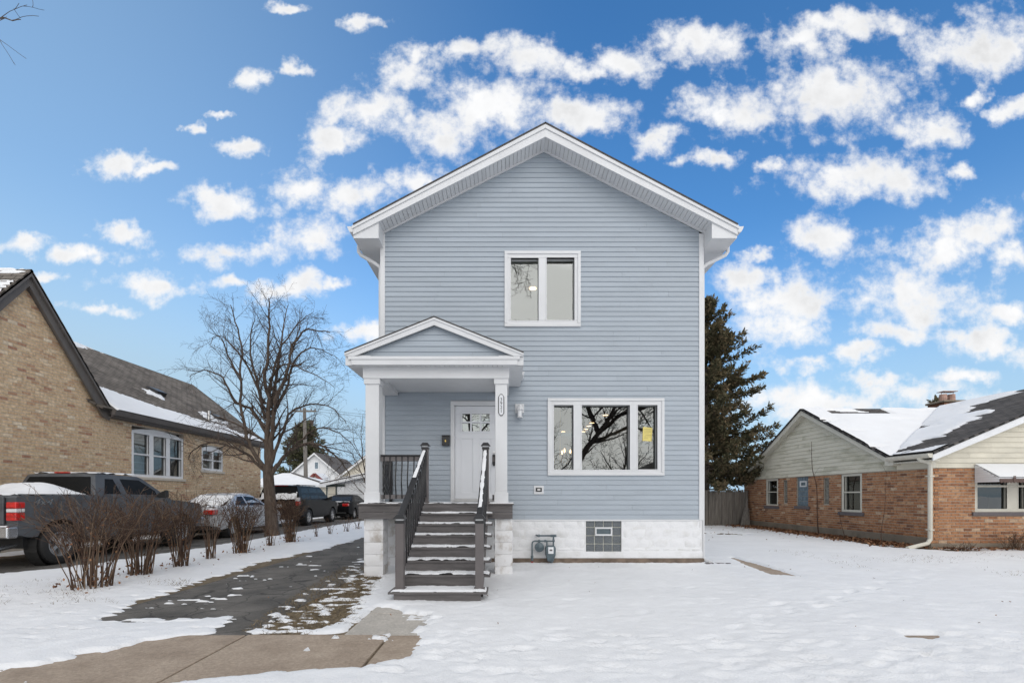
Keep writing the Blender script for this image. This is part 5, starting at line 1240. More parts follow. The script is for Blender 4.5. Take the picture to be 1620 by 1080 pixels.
def shell(profile, hw, ycut, zcut, deform):
    bm = bmesh.new(); n = len(profile)
    A = [bm.verts.new((-hw, y, z)) for y, z in profile]; B = [bm.verts.new((hw, y, z)) for y, z in profile]
    bm.faces.new(A); bm.faces.new(B[::-1])
    for i in range(n): bm.faces.new((A[i], B[i], B[(i+1) % n], A[(i+1) % n]))
    bmesh.ops.recalc_face_normals(bm, faces=bm.faces[:])
    bmesh.ops.triangulate(bm, faces=bm.faces[:])
    for y in ycut: bmesh.ops.bisect_plane(bm, geom=bm.verts[:]+bm.edges[:]+bm.faces[:], plane_co=(0, y, 0), plane_no=(0, 1, 0))
    for z in zcut: bmesh.ops.bisect_plane(bm, geom=bm.verts[:]+bm.edges[:]+bm.faces[:], plane_co=(0, 0, z), plane_no=(0, 0, 1))
    for x in (-hw*.9, -hw*.5, 0, hw*.5, hw*.9): bmesh.ops.bisect_plane(bm, geom=bm.verts[:]+bm.edges[:]+bm.faces[:], plane_co=(x, 0, 0), plane_no=(1, 0, 0))
    for v_ in bm.verts: v_.co = deform(v_.co)
    me = bpy.data.meshes.new('body'); bm.to_mesh(me); bm.free()
    return me
def wheel(parent, x, y, r, w, side, rim, spokes):
    t = MB(); q = lambda a, c, h: (x+h*side, y+a, r+c)
    t.lathe([(r*.60, w*.42), (r*.66, w*.5), (r*.9, w*.5), (r*.98, w*.40), (r, w*.2), (r, -w*.2), (r*.98, -w*.4), (r*.9, -w*.5), (r*.6, -w*.5)], 32, q)
    wo = t.build('tyre', M['tyre'], parent, smooth=40, local=True)
    d = MB(); d.lathe([(r*.62, w*.42), (r*.56, w*.44), (r*.53, w*.30), (r*.5, w*.12), (.001, w*.10)], 28, q); d.build('rim', M['plastic'] if spokes < 0 else M['alloy'], wo, smooth=30, local=True)
    s = MB()
    for k in range(abs(spokes)):
        a = 2*math.pi*k/abs(spokes)
        def pt(rr_, aa, h): return q(rr_*math.cos(aa), rr_*math.sin(aa), h)
        s.add([pt(r*.12, a-.6, w*.36), pt(r*.54, a-.16, w*.42), pt(r*.54, a+.16, w*.42), pt(r*.12, a+.6, w*.36), pt(r*.12, a-.6, w*.2), pt(r*.54, a-.2, w*.2), pt(r*.54, a+.2, w*.2), pt(r*.12, a+.6, w*.2)], [(0,1,2,3), (0,4,5,1), (1,5,6,2), (2,6,7,3), (3,7,4,0)])
    s.lathe([(r*.2, w*.30), (r*.17, w*.40), (.001, w*.42)], 14, q)
    s.build('spokes', rim, wo, local=True)
def vehicle(name, label, cat, loc, S, rot=0):
    root = thing(name, label, cat, loc, 'vehicles parked along the brick house', rot)
    hw, hl = S['hw'], S['hl']
    def dform(c):
        t = max(0, (abs(c.y)-S['tap'])/(hl-S['tap'])); k = 1-S.get('tapk', .10)*t*t
        zz = (c.z-S['zm'])/S['zh']; k *= 1-.035*zz*zz if zz < 0 else 1-S.get('tumb', .05)*zz*zz
        return Vector((c.x*k, c.y-math.copysign(S.get('bow', .10)*(c.x/hw)**2*(1 if abs(c.y) > S['tap'] else 0)*t, c.y), c.z))
    ycut = np.arange(-hl+.15, hl, .28); zcut = np.arange(.3, S['belt']+.05, .11)
    me = shell(S['body'], hw, ycut, zcut, dform); me.materials.append(S['paint'])
    body = link('body', me, S['paint'], root, 42)
    bv = body.modifiers.new('bevel', 'BEVEL'); bv.width = .03; bv.segments = 2; bv.limit_method = 'ANGLE'; bv.angle_limit = R(50)
    g0, g1, w0, w1_ = S['g_z0'], S['g_z1'], S['g_w0'], S['g_w1']
    def ghw(z): return w0+(w1_-w0)*min(1, max(0, (z-g0)/(g1-g0)))**1.15
    def gform(c): return Vector((c.x*ghw(c.z), c.y, c.z+(.03*(1-c.x*c.x) if c.z > g1-.1 else 0)))
    me = shell(S['gh'], 1.0, [], np.arange(g0+.08, g1, .12), gform); me.materials.append(S['paint'])
    cab = link('cabin', me, S['paint'], root, 40)
    bv = cab.modifiers.new('bevel', 'BEVEL'); bv.width = .045; bv.segments = 3; bv.limit_method = 'ANGLE'; bv.angle_limit = R(38)
    for sd in (-1, 1):
        for poly in S['side_glass']:
            n = len(poly); vs = [(sd*(ghw(z)+.004), y, z) for y, z in poly]+[(sd*(ghw(z)-.03), y, z) for y, z in poly]
            MB().add(vs, [tuple(range(n)) if sd < 0 else tuple(range(n))[::-1]]+[(i, (i+1) % n, n+(i+1) % n, n+i) for i in range(n)]).build('side_window', M['tint'], cab, local=True)
            # bright frame line below the glass
        for (y, z) in S['handles']:
            MB().box(sd*hw*.965-.03, sd*hw*.965+.03, y-.11, y+.11, z-.02, z+.02).build('door_handle', S.get('handle', S['paint']), body, local=True, bevel=.01)
        for y in S['door_lines']:
            MB().box(sd*hw*.985-.012, sd*hw*.985+.0085, y-.005, y+.005, S['sill']+.08, S['belt']-.05).build('door_seam', M['plastic'], body, local=True)
        my, mz = S['mirror']
        MB().hull8([(sd*(hw*.93), my-.05, mz-.02), (sd*(hw+.20), my-.09, mz-.02), (sd*(hw+.19), my+.05, mz), (sd*hw*.93, my+.05, mz), (sd*hw*.93, my-.04, mz+.10), (sd*(hw+.20), my-.09, mz+.20), (sd*(hw+.18), my+.05, mz+.18), (sd*hw*.93, my+.05, mz+.08)]).build('mirror', S.get('mirror_m', M['plastic']), body, local=True, bevel=.02)
        for wy in S['axles']:
            wheel(root, sd*(hw-.13), wy, S['wr'], S['ww'], sd, S['rim'], S['spokes'])
        for (x0, x1, y0, y1, z0, z1, m) in S['lamps']:
            a, b = sorted((sd*x0, sd*x1)); MB().box(a, b, y0, y1, z0, z1).build('tail_light' if y1 < 0 else 'headlight', m, body, local=True, bevel=.018)
        # dark wheel wells
        for wy in S['axles']:
            MB().lathe([(S['wr']*1.16, .0), (S['wr']*1.16, .26), (.01, .27)], 24, lambda a, c, h: (sd*(hw-.03-h), wy+a, S['wr']+c)).build('wheel_well', M['plastic'], body, local=True)
    # rear and front glass lie on the cabin's end slopes
    for key, nm in (('rear_glass', 'rear_window'), ('front_glass', 'windscreen')):
        (ya, za), (yb, zb), mg = S[key]; sgn = -1 if key == 'rear_glass' else 1
        nv = Vector((0, (zb-za), -(yb-ya))); nv = nv.normalized()*(1 if sgn*(zb-za) > 0 else -1)
        def gp_(f, t): y = ya+(yb-ya)*t; z = za+(zb-za)*t; return Vector((f*(ghw(z)-mg), y, z))+nv*.008
        vs = [gp_(-1, .08), gp_(1, .08), gp_(1, .92), gp_(-1, .92)]; vs += [p-nv*.03 for p in vs]
        MB().add(vs, [(0,1,2,3), (0,4,5,1), (1,5,6,2), (2,6,7,3), (3,7,4,0)]).build(nm, M['tint'], cab, local=True)
    for (nm, m, x0, x1, y0, y1, z0, z1, bvl) in S['boxes']: MB().box(x0, x1, y0, y1, z0, z1).build(nm, m, body, local=True, bevel=bvl)
    ub = MB().box(-hw*.8, hw*.8, -hl+.3, hl-.3, S['sill']-.08, S['sill']+.2).build('underbody', M['plastic'], root, local=True)
    return root
def car_snow(name, label, loc, rot, patches):
    sn = MB(); c, s = math.cos(rot), math.sin(rot)
    for (x0, x1, y0, y1, zf, th, seed, cov) in patches:
        def fr(a, b, z): return (loc[0]+a*c-b*s, loc[1]+a*s+b*c, z+zf(a, b))
        ruffle(sn, fr, x0, x1, y0, y1, 0, th, seed, step=.05, ragged=.08, cover=cov)
    o = sn.build(name, M['snow'], None, smooth=180); tag(o, label, 'snow', kind='stuff')
# pickup truck
P_ = paint('graphite_paint', (.095, .102, .112), .38, .3)
sill = .46
body = [(-2.70, .66), (-2.50, .60)]+arc(-1.85, .42, .51, .60)+[(-1.2, sill), (1.15, sill)]+arc(1.75, .42, .49, .56)+[(2.45, .50), (2.66, .56), (2.72, .80), (2.70, 1.06), (2.58, 1.17), (1.35, 1.29), (1.2, 1.36), (-1.02, 1.37), (-1.04, 1.41), (-2.66, 1.41), (-2.72, 1.36)]
TR = dict(hw=1.0, hl=2.72, tap=2.2, tapk=.05, bow=.05, zm=.95, zh=.6, tumb=.045, belt=1.36, sill=sill, body=body, paint=P_, g_z0=1.33, g_z1=1.90, g_w0=.94, g_w1=.76,
  gh=[(-1.0, 1.33), (1.28, 1.33), (1.20, 1.40), (.55, 1.83), (.40, 1.88), (-.70, 1.90), (-.80, 1.87)],
  side_glass=[[(-.72, 1.44), (-.25, 1.44), (-.36, 1.79), (-.58, 1.79)], [(-.08, 1.44), (.88, 1.42), (.86, 1.52), (.42, 1.79), (-.16, 1.80)]],
  handles=[(-.62, 1.22), (.05, 1.22)], door_lines=[-1.02, -.18, 1.05], mirror=(.92, 1.36), mirror_m=M['plastic'], axles=(-1.85, 1.75), wr=.415, ww=.27, rim=M['alloy'], spokes=5,
  lamps=[(.80, .995, -2.735, -2.56, 1.16, 1.28, M['red_lens']), (.80, .995, -2.735, -2.56, 1.085, 1.155, M['white_lens']), (.80, .995, -2.735, -2.56, .93, 1.08, M['red_lens']), (.62, .95, 2.62, 2.735, .85, 1.05, M['white_lens'])],
  rear_glass=((-1.0, 1.36), (-.81, 1.87), .10), front_glass=((1.24, 1.38), (.55, 1.83), .10),
  boxes=[('rear_bumper', M['chrome'], -.97, .97, -2.86, -2.66, .60, .82, .03), ('tailgate_panel', P_, -.76, .76, -2.738, -2.70, .86, 1.38, .01), ('front_bumper', M['chrome'], -.95, .95, 2.66, 2.80, .52, .74, .03), ('high_brake_light', M['red_lens'], -.16, .16, -.80, -.74, 1.915, 1.94, .005),
   ('grille', M['plastic'], -.58, .58, 2.70, 2.735, .80, 1.05, .01), ('bed_rail', M['plastic'], .90, .955, -2.62, -1.08, 1.412, 1.432, .008), ('bed_rail', M['plastic'], -.955, -.90, -2.62, -1.08, 1.412, 1.432, .008)])
TL = (-10.12, 11.45, .005)
tr = vehicle('pickup_truck', 'dark grey pickup truck with snow heaped in its bed', 'pickup truck', TL, TR)
ex = MB(); ex.tube([(.62, -2.2, .45), (.66, -2.6, .42), (.70, -2.82, .40)], .045, 10); ex.build('exhaust_pipe', M['chrome'], tr, local=True, smooth=50)
dc = text_mesh('bed_decal', '4x4', .17, M['silver'], None, (.995, -2.23, 1.27), (R(90), 0, R(90)), .0015, .25); dc.parent = tr; dc.scale = (1.5, 1, 1)
car_snow('snow_on_pickup', 'snow on the bed, roof and bumper of the pickup truck', TL, 0, [
  (-.88, .88, -2.6, -1.06, lambda a, b: 1.40+.24*math.exp(-((b+1.5)/.55)**2)*math.exp(-(a/.62)**4), .05, 5, 1), (-.72, .72, -.72, .42, lambda a, b: 1.925, .03, 6, .9), (-.9, .9, -2.84, -2.7, lambda a, b: .82, .03, 7, .8), (-.8, .8, 1.4, 2.5, lambda a, b: 1.285-.1*(b-1.4), .03, 8, .7)])
# silver sedan
def sedan_spec(pm, hl, hw, spokes, rim):
    sill = .27
    body = [(-hl+.03, .42), (-hl+.25, .30)]+arc(-1.36, .33, .39, .34)+[(-.9, sill), (.95, sill)]+arc(1.38, .33, .39, .34)+[(hl-.25, .26), (hl-.04, .36), (hl, .56), (hl-.08, .70), (hl-.45, .83), (1.05, .97), (.9, 1.0), (-1.2, 1.03), (-1.75, 1.05), (-hl+.12, 1.03), (-hl+.02, .93), (-hl, .68)]
    return dict(hw=hw, hl=hl, tap=1.35, tapk=.14, bow=.16, zm=.62, zh=.45, tumb=.08, belt=1.0, sill=sill, body=body, paint=pm, g_z0=.97, g_z1=1.46, g_w0=hw*.93, g_w1=hw*.66,
      gh=[(-1.72, 1.0), (1.12, .97), (.98, 1.02), (.25, 1.40), (.0, 1.45), (-.55, 1.46), (-.85, 1.41), (-1.5, 1.10)],
      side_glass=[[(-1.12, 1.08), (-.42, 1.06), (-.46, 1.38), (-.78, 1.37)], [(-.34, 1.06), (.76, 1.05), (.22, 1.35), (-.38, 1.39)]], handles=[(-.75, .90), (.1, .89)], door_lines=[-1.0, -.36, .8], mirror=(.72, 1.02), mirror_m=pm,
      axles=(-1.36, 1.38), wr=.325, ww=.21, rim=rim, spokes=spokes,
      lamps=[(hw*.50, hw*.87, -hl-.01, -hl+.24, .80, .95, M['red_lens']), (hw*.55, hw*.86, hl-.30, hl-.04, .62, .74, M['white_lens'])],
      rear_glass=((-1.62, 1.07), (-.80, 1.42), .09), front_glass=((1.02, 1.0), (.25, 1.40), .09),
      boxes=[('number_plate', M['white_lens'], -.16, .16, -hl-.012, -hl+.03, .62, .76, .004), ('bumper_trim', M['plastic'], -hw*.7, hw*.7, -hl+.03, -hl+.2, .34, .44, .02)])
SV = paint('silver_paint', (.52, .53, .55), .38, .35, .10)
SL_ = (-10.0, 17.05, .005)
vehicle('silver_sedan', 'silver four-door sedan with snow on rear window behind the pickup', 'sedan', SL_, sedan_spec(SV, 2.28, .90, 10, M['alloy']))
car_snow('snow_on_silver_sedan', 'snow on the roof and rear window of the silver sedan', SL_, 0, [(-.55, .55, -.62, .3, lambda a, b: 1.475-.03*a*a, .025, 15, .7), (-.62, .62, -1.6, -.8, lambda a, b: 1.43+(b+.8)*.43, .03, 16, .95), (-.7, .7, -2.1, -1.66, lambda a, b: 1.05, .03, 17, .95)])
# black SUV
BK = paint('black_paint', (.006, .006, .007), .32, 0, .2); BK.node_tree.nodes['Principled BSDF'].inputs['Specular IOR Level'].default_value = .1; BK.node_tree.nodes['Principled BSDF'].inputs['Coat Weight'].default_value = 0
sill = .40
body = [(-2.5, .60), (-2.35, .46)]+arc(-1.5, .38, .46, .46)+[(-.95, sill), (.95, sill)]+arc(1.5, .38, .46, .46)+[(2.30, .42), (2.48, .52), (2.52, .85), (2.40, 1.05), (1.25, 1.16), (1.1, 1.2), (-2.40, 1.22), (-2.48, 1.1)]
UV_ = dict(hw=1.0, hl=2.52, tap=1.9, tapk=.08, bow=.08, zm=.85, zh=.6, tumb=.05, belt=1.2, sill=sill, body=body, paint=BK, g_z0=1.18, g_z1=1.86, g_w0=.95, g_w1=.74,
  gh=[(-2.42, 1.18), (1.22, 1.16), (1.12, 1.22), (.42, 1.78), (.25, 1.84), (-2.1, 1.87), (-2.26, 1.84)],
  side_glass=[[(-2.15, 1.28), (-1.25, 1.27), (-1.25, 1.74), (-1.98, 1.74)], [(-1.15, 1.27), (-.22, 1.27), (-.26, 1.75), (-1.15, 1.75)], [(-.12, 1.27), (.92, 1.26), (.38, 1.70), (-.16, 1.75)]], handles=[(-.95, 1.06), (.0, 1.06)], door_lines=[-1.2, -.18, .95], mirror=(.9, 1.2), mirror_m=M['plastic'],
  axles=(-1.5, 1.5), wr=.385, ww=.25, rim=M['alloy'], spokes=6,
  lamps=[(.80, .965, -2.53, -2.35, .95, 1.15, M['red_lens']), (.78, .95, -2.53, -2.36, 1.155, 1.32, M['white_lens']), (.62, .92, 2.35, 2.50, .84, 1.0, M['white_lens'])],
  rear_glass=((-2.42, 1.24), (-2.27, 1.83), .08), front_glass=((1.15, 1.2), (.42, 1.78), .09),
  boxes=[('rear_bumper', BK, -.95, .95, -2.60, -2.42, .52, .72, .03), ('number_plate', M['white_lens'], -.16, .16, -2.53, -2.48, .88, 1.02, .004), ('high_brake_light', M['red_lens'], -.35, .35, -2.285, -2.22, 1.855, 1.875, .004),
   ('roof_rail', M['plastic'], .60, .64, -2.0, .1, 1.88, 1.92, .01), ('roof_rail', M['plastic'], -.64, -.60, -2.0, .1, 1.88, 1.92, .01)])
UL = (-10.25, 23.55, .005)
vehicle('black_utility_vehicle', 'black sport utility vehicle parked behind the tree trunk', 'suv', UL, UV_)
car_snow('snow_on_black_vehicle', 'snow on the roof and tailgate window of the black sport utility vehicle', UL, 0, [(-.68, .68, -2.1, .25, lambda a, b: 1.885-.02*a*a, .025, 25, .85), (-.8, .8, -2.475, -2.30, lambda a, b: 1.24+(b+2.475)*2.2, .03, 26, .75)])
BL = (-10.0, 29.6, .005)
vehicle('black_sedan', 'black sedan farthest along the driveway, red tail light showing', 'sedan', BL, sedan_spec(BK, 2.3, .91, 8, M['alloy']))
car_snow('snow_on_black_sedan', 'snow on the boot lid of the black sedan', BL, 0, [(-.75, .75, -2.15, -1.7, lambda a, b: 1.05, .03, 35, .9)])

# ------------------------------------------------------------------ bare trees
M['bark'] = mat('grey_brown_bark', (.06, .044, .034), .95, .3, 6, .8, 40, col2=(.125, .095, .075), stretch=(3, 3, .7))
M['twig'] = mat('dark_twigs', (.075, .055, .045), .9, .25, 4)
M['twig_red'] = ramp_mat('hedge_twigs', [(0, (.045, .028, .022)), (.5, (.085, .052, .038)), (.85, (.13, .085, .058)), (1, (.20, .145, .10))], 'attr', .9, .2, 60)
MINR = .0026
def rdir(r): 
    while True:
        v_ = Vector((r.uniform(-1, 1), r.uniform(-1, 1), r.uniform(-1, 1)))
        if .05 < v_.length < 1: return v_.normalized()
def sub(mb, pts, rads, r, lvl, maxl, dens, lens, trop, start=.15, col=None):
    """side shoots along a polyline"""
    L = sum((b-a).length for a, b in zip(pts, pts[1:])); n = max(1, int(L*dens[lvl]))
    for k in range(n):
        t = start+(1-start)*(k+r.random())/n; f = t*(len(pts)-1); i = min(int(f), len(pts)-2); f -= i
        p = pts[i].lerp(pts[i+1], f); d = (pts[i+1]-pts[i]).normalized(); rr0 = (rads[i]+(rads[i+1]-rads[i])*f)*r.uniform(.35, .6)
        q = d.cross(rdir(r)).normalized(); a = r.uniform(.5, 1.05)
        nd = (d*math.cos(a)+q*math.sin(a)).normalized(); ln = lens[lvl]*r.uniform(.45, 1.25)*(1.15-.45*t)
        m = 5 if lvl == 0 else (4 if lvl == 1 else 3); pp = [p]; cur = p; rr_ = [max(rr0, .0035)]
        for s in range(m):
            nd = (nd+rdir(r)*.16+Vector((0, 0, trop[lvl]*(1 if s < m*.5 else -.5)))).normalized(); cur = cur+nd*(ln/m); pp.append(cur); rr_.append(max(rr0*(1-.75*(s+1)/m), MINR))
        mb.tube(pp, rr_, 5 if lvl == 0 else 3, cap=False, val=(r.random() if col else None))
        if lvl+1 < maxl: sub(mb, pp, rr_, r, lvl+1, maxl, dens, lens, trop, .1, col)
def smooth_pts(P, n=4):
    out = []
    for i in range(len(P)-1):
        p0 = P[max(i-1, 0)]; p1 = P[i]; p2 = P[i+1]; p3 = P[min(i+2, len(P)-1)]
        for k in range(n):
            t = k/n; out.append(.5*((2*p1)+(p2-p0)*t+(2*p0-5*p1+4*p2-p3)*t*t+(3*p1-p0-3*p2+p3)*t**3))
    return out+[P[-1]]
def px_tree(name, label, trunk, limbs, Y0, seed, tr0, tr1, lr, dens, lens, trop, spread, mirror=None, levels=3, group='bare winter trees'):
    r = random.Random(seed)
    def pos(px, py, dy=0):
        p = at(px, py, Y0+dy)
        if mirror is not None: p = Vector((p.x, 2*mirror-p.y, p.z))
        return p
    T = smooth_pts([pos(*t) for t in trunk]); T[0].z = -.05
    root = thing(name, label, 'tree', (T[0].x, T[0].y, 0), group)
    n = len(T); tm = MB(); tm.tube(T, [tr0+(tr1-tr0)*i/(n-1)+(tr0*.35*math.exp(-i*1.1)) for i in range(n)], 12); tm.build('trunk', M['bark'], root, smooth=60)
    lm = MB(); tw = MB()
    for li, (pl, rad) in enumerate(limbs):
        dyv = r.uniform(-spread, spread); P = [pos(x, y, dyv*(i/(len(pl)-1))**1.2) for i, (x, y) in enumerate(pl)]
        P = smooth_pts(P, 4); m = len(P); rads = [rad*lr*(1-.86*(i/(m-1))**.8) for i in range(m)]
        P = [p+rdir(r)*.03 for p in P[:1]]+[p+rdir(r)*.035 for p in P[1:]]
        lm.tube(P, rads, 8); sub(tw, P, rads, r, 0, levels, dens, lens, trop, .12)
    lm.build('limb', M['bark'], root, smooth=70); tw.build('twigs', M['twig'], root, kind='stuff')
    return root
LIMBS = [([(424,745),(421,690),(426,640),(420,600),(424,550),(427,505),(425,470)], 1.0), ([(424,742),(432,680),(437,632),(455,585),(464,545),(487,522),(522,527)], .9),
 ([(421,742),(402,715),(387,680),(380,620),(382,560),(373,510),(366,482)], .75), ([(422,748),(395,722),(365,706),(333,700),(306,712),(296,728)], .6), ([(430,750),(455,716),(490,700),(520,712),(545,737),(556,758)], .7),
 ([(428,738),(445,690),(457,655),(482,641),(520,643),(547,668)], .6), ([(424,692),(402,652),(372,634),(352,598),(324,586),(300,596)], .6), ([(428,655),(450,622),(470,565),(500,550),(536,568)], .55),
 ([(421,662),(406,600),(396,545),(404,500)], .55), ([(430,645),(441,580),(446,525),(457,482)], .6), ([(428,744),(450,724),(480,692),(512,676),(545,692),(572,722)], .5), ([(424,620),(440,560),(470,515),(495,492)], .45),
 ([(420,640),(395,585),(360,540),(330,525)], .45), ([(381,600),(360,560),(345,530),(330,545)], .35), ([(426,600),(450,575),(490,590),(530,612)], .4), ([(421,700),(390,680),(350,660),(318,668)], .45)]
tree1 = px_tree('bare_tree', 'leafless spreading tree in the strip beside the tan brick house', [(431,848),(428,800),(425,760),(424,735)], LIMBS, 16.0, 3, .205, .155, .11, (4.6, 8.5, 9), (1.15, .46, .2), (.06, .0, -.06), 1.6)
# tree across the street: mirrored by the front windows
BIG = [([(905,770),(925,715),(950,682),(965,660),(985,615),(1000,560),(1010,480)], 1.0), ([(950,684),(985,655),(1030,640),(1080,610),(1120,560)], .7), ([(935,700),(965,688),(1000,676),(1045,684),(1090,670)], .6), ([(948,684),(938,660),(930,630),(944,590),(952,520),(958,450),(950,380)], .8),
 ([(936,605),(870,575),(790,560),(768,500),(772,430),(806,394),(836,386)], .6), ([(985,615),(1040,560),(1060,480)], .5), ([(930,640),(890,625),(850,640),(820,630)], .4), ([(768,500),(760,450),(786,418),(815,405),(838,420)], .5), ([(960,665),(1000,630),(1040,635),(1070,650)], .4), ([(880,600),(840,620),(800,640),(760,650)], .4)]
MINR = .012
px_tree('street_tree', 'large bare street tree across the road', [(880,840),(888,800),(905,765)], BIG, 26.7, 21, .42, .32, .20, (1.8, 3.4, 5), (2.4, 1.1, .5), (.05, 0, -.02), 4, mirror=D, levels=3)
DL = [([(745,760),(747,700),(742,640),(750,560),(740,480)], 1.0), ([(747,700),(770,670),(800,650)], .5), ([(744,660),(720,640),(700,600)], .5)]
px_tree('street_tree', 'slender bare street tree across the road', [(748,838),(745,800),(745,755)], DL, 27.5, 25, .3, .25, .2, (1.4, 3, 4), (2.0, 1.0, .4), (.05, 0, -.02), 2, mirror=D)
for k, (px_, lb) in enumerate(((872, 'bare tree far across the street behind the large one'), (985, 'second bare tree far across the street'))):
    FT = [([(px_, 770), (px_-4+8*k, 740), (px_+6, 715), (px_+2, 690)], 1.0), ([(px_, 760), (px_-22, 735), (px_-34, 712)], .8), ([(px_, 758), (px_+24, 736), (px_+40, 715)], .8), ([(px_, 765), (px_-30, 752), (px_-45, 742)], .6), ([(px_, 765), (px_+30, 750), (px_+46, 742)], .6)]
    px_tree('street_tree', lb, [(px_, 812), (px_, 790), (px_, 768)], FT, 38, 60+k, .25, .2, .14, (2.4, 3.4, 4), (1.9, .9, .5), (.05, 0, 0), 2, mirror=D)
MINR = .0026
# overhanging tree whose twigs reach into the top left corner
OT = [([(-330,500),(-250,330),(-150,180),(-60,80),(-5,30),(30,35)], 1.0), ([(-300,430),(-230,220),(-120,90),(-20,-30),(35,-10)], .8), ([(-150,180),(-60,120),(-25,40),(10,30)], .5)]
px_tree('overhanging_tree', 'leafless tree whose twig tips hang into the top left corner', [(-390,960),(-370,780),(-335,520)], OT, 6.5, 31, .2, .15, .03, (1.3, 3.0, 5), (.55, .3, .14), (.0, -.03, -.04), .8)
# small tree behind the porch
YT = [([(586,800),(577,745),(572,700),(573,655)], 1.0), ([(583,775),(566,735),(555,715),(543,705)], .7), ([(580,755),(588,700),(590,660)], .6), ([(575,730),(560,700),(558,670)], .5), ([(584,790),(560,765),(548,752)], .6)]
px_tree('young_tree', 'small bare tree rising behind the left porch column', [(592,822),(589,812),(585,795)], YT, 24, 41, .07, .055, .05, (4, 6, 6), (.8, .35, .18), (.12, .05, 0), 1.2)

# ------------------------------------------------------------------ evergreens
M['cedar'] = ramp_mat('cedar_foliage', [(0, (.04, .043, .024)), (.35, (.085, .082, .045)), (.65, (.135, .11, .062)), (.88, (.20, .145, .085)), (1, (.27, .20, .125))], 'attr', .85, 0, 40, .2)
M['pine'] = ramp_mat('pine_foliage', [(0, (.035, .045, .022)), (.5, (.08, .085, .045)), (1, (.16, .15, .09))], 'attr', .85, 0, 40, .2)
def conifer(name, label, base, H, Rb, seed, nb, m, clump, z0=1.2, fan=12, expo=.8):
    r = random.Random(seed); root = thing(name, label, 'tree', base, 'evergreen trees')
    b0 = Vector(base); tm = MB(); tm.tube([b0+Vector((0, 0, -.05)), b0+Vector((.05, .05, H*.5)), b0+Vector((0, 0, H*.97))], [Rb*.06+.06, Rb*.035+.03, .015], 9); tm.build('trunk', M['bark'], root, smooth=60)
    bm_ = MB(); fo = MB()
    for k in range(nb):
        t = (k+r.random())/nb; h = z0+(H-z0)*t; a = r.uniform(0, 2*math.pi)
        Lb = (Rb*(1-t)**expo+.18)*r.uniform(.42, 1.18); d = Vector((math.cos(a), math.sin(a), r.uniform(.05, .5)+.5*t)); p = b0+Vector((0, 0, h)); pts = [p]; n = 6
        for s in range(n):
            d = (d+Vector((0, 0, -.10 if s < 3 else .13))+rdir(r)*.12); p = p+d.normalized()*(Lb/n); pts.append(p.copy())
        bm_.tube(pts, [max(.006, .03*(1-i/n)*Lb/2) for i in range(n+1)], 4, cap=False)
        nc = max(3, int(Lb*6.5))
        for c in range(nc):
            f = (.22+.78*(c+r.random())/nc)*n; i = min(int(f), n-1); q = pts[i].lerp(pts[i+1], f-i)+rdir(r)*.12*clump; ax = (pts[i+1]-pts[i]).normalized(); tone = r.random()
            for l in range(fan):
                dd = (ax*.8+rdir(r)*.9+Vector((0, 0, .1))).normalized(); ln = clump*r.uniform(.5, 1.15); w = dd.cross(rdir(r)).normalized()*clump*r.uniform(.10, .2); q2 = q+rdir(r)*clump*.45
                fo.add([q2-w*.4, q2+dd*ln*.5-w, q2+dd*ln, q2+dd*ln*.5+w], [(0,1,2,3)], min(1, max(0, tone*.6+r.random()*.4)))
    bm_.build('branches', M['bark'], root); fo.build('crown', m, root, kind='stuff')
    return root
conifer('cedar_tree', 'tall brownish green cedar behind the fence right of the house', (10.0, 23.6, 0), 11.15, 4.1, 5, 300, M['cedar'], .24, 1.7, 17, .66)
conifer('pine_tree', 'olive green pine beyond the garages', (at(482, 0, 60).x, 60, 0), EYE+(CY-672)*60/F, 3.2, 8, 90, M['pine'], .6, 3.6, 9, .6)
conifer('dark_evergreen', 'dark low evergreen left of the utility pole', (at(458, 0, 58).x, 58, 0), EYE+(CY-712)*58/F, 2.2, 9, 44, M['pine'], .4, .8, 9, .5)
conifer('spruce_top', 'distant spruce whose tip shows over the bungalow ridge', (at(1481, 0, 34).x, 34, 0), EYE+(CY-633)*34/F, 1.6, 10, 50, M['cedar'], .4, 1.5, 9, .9)

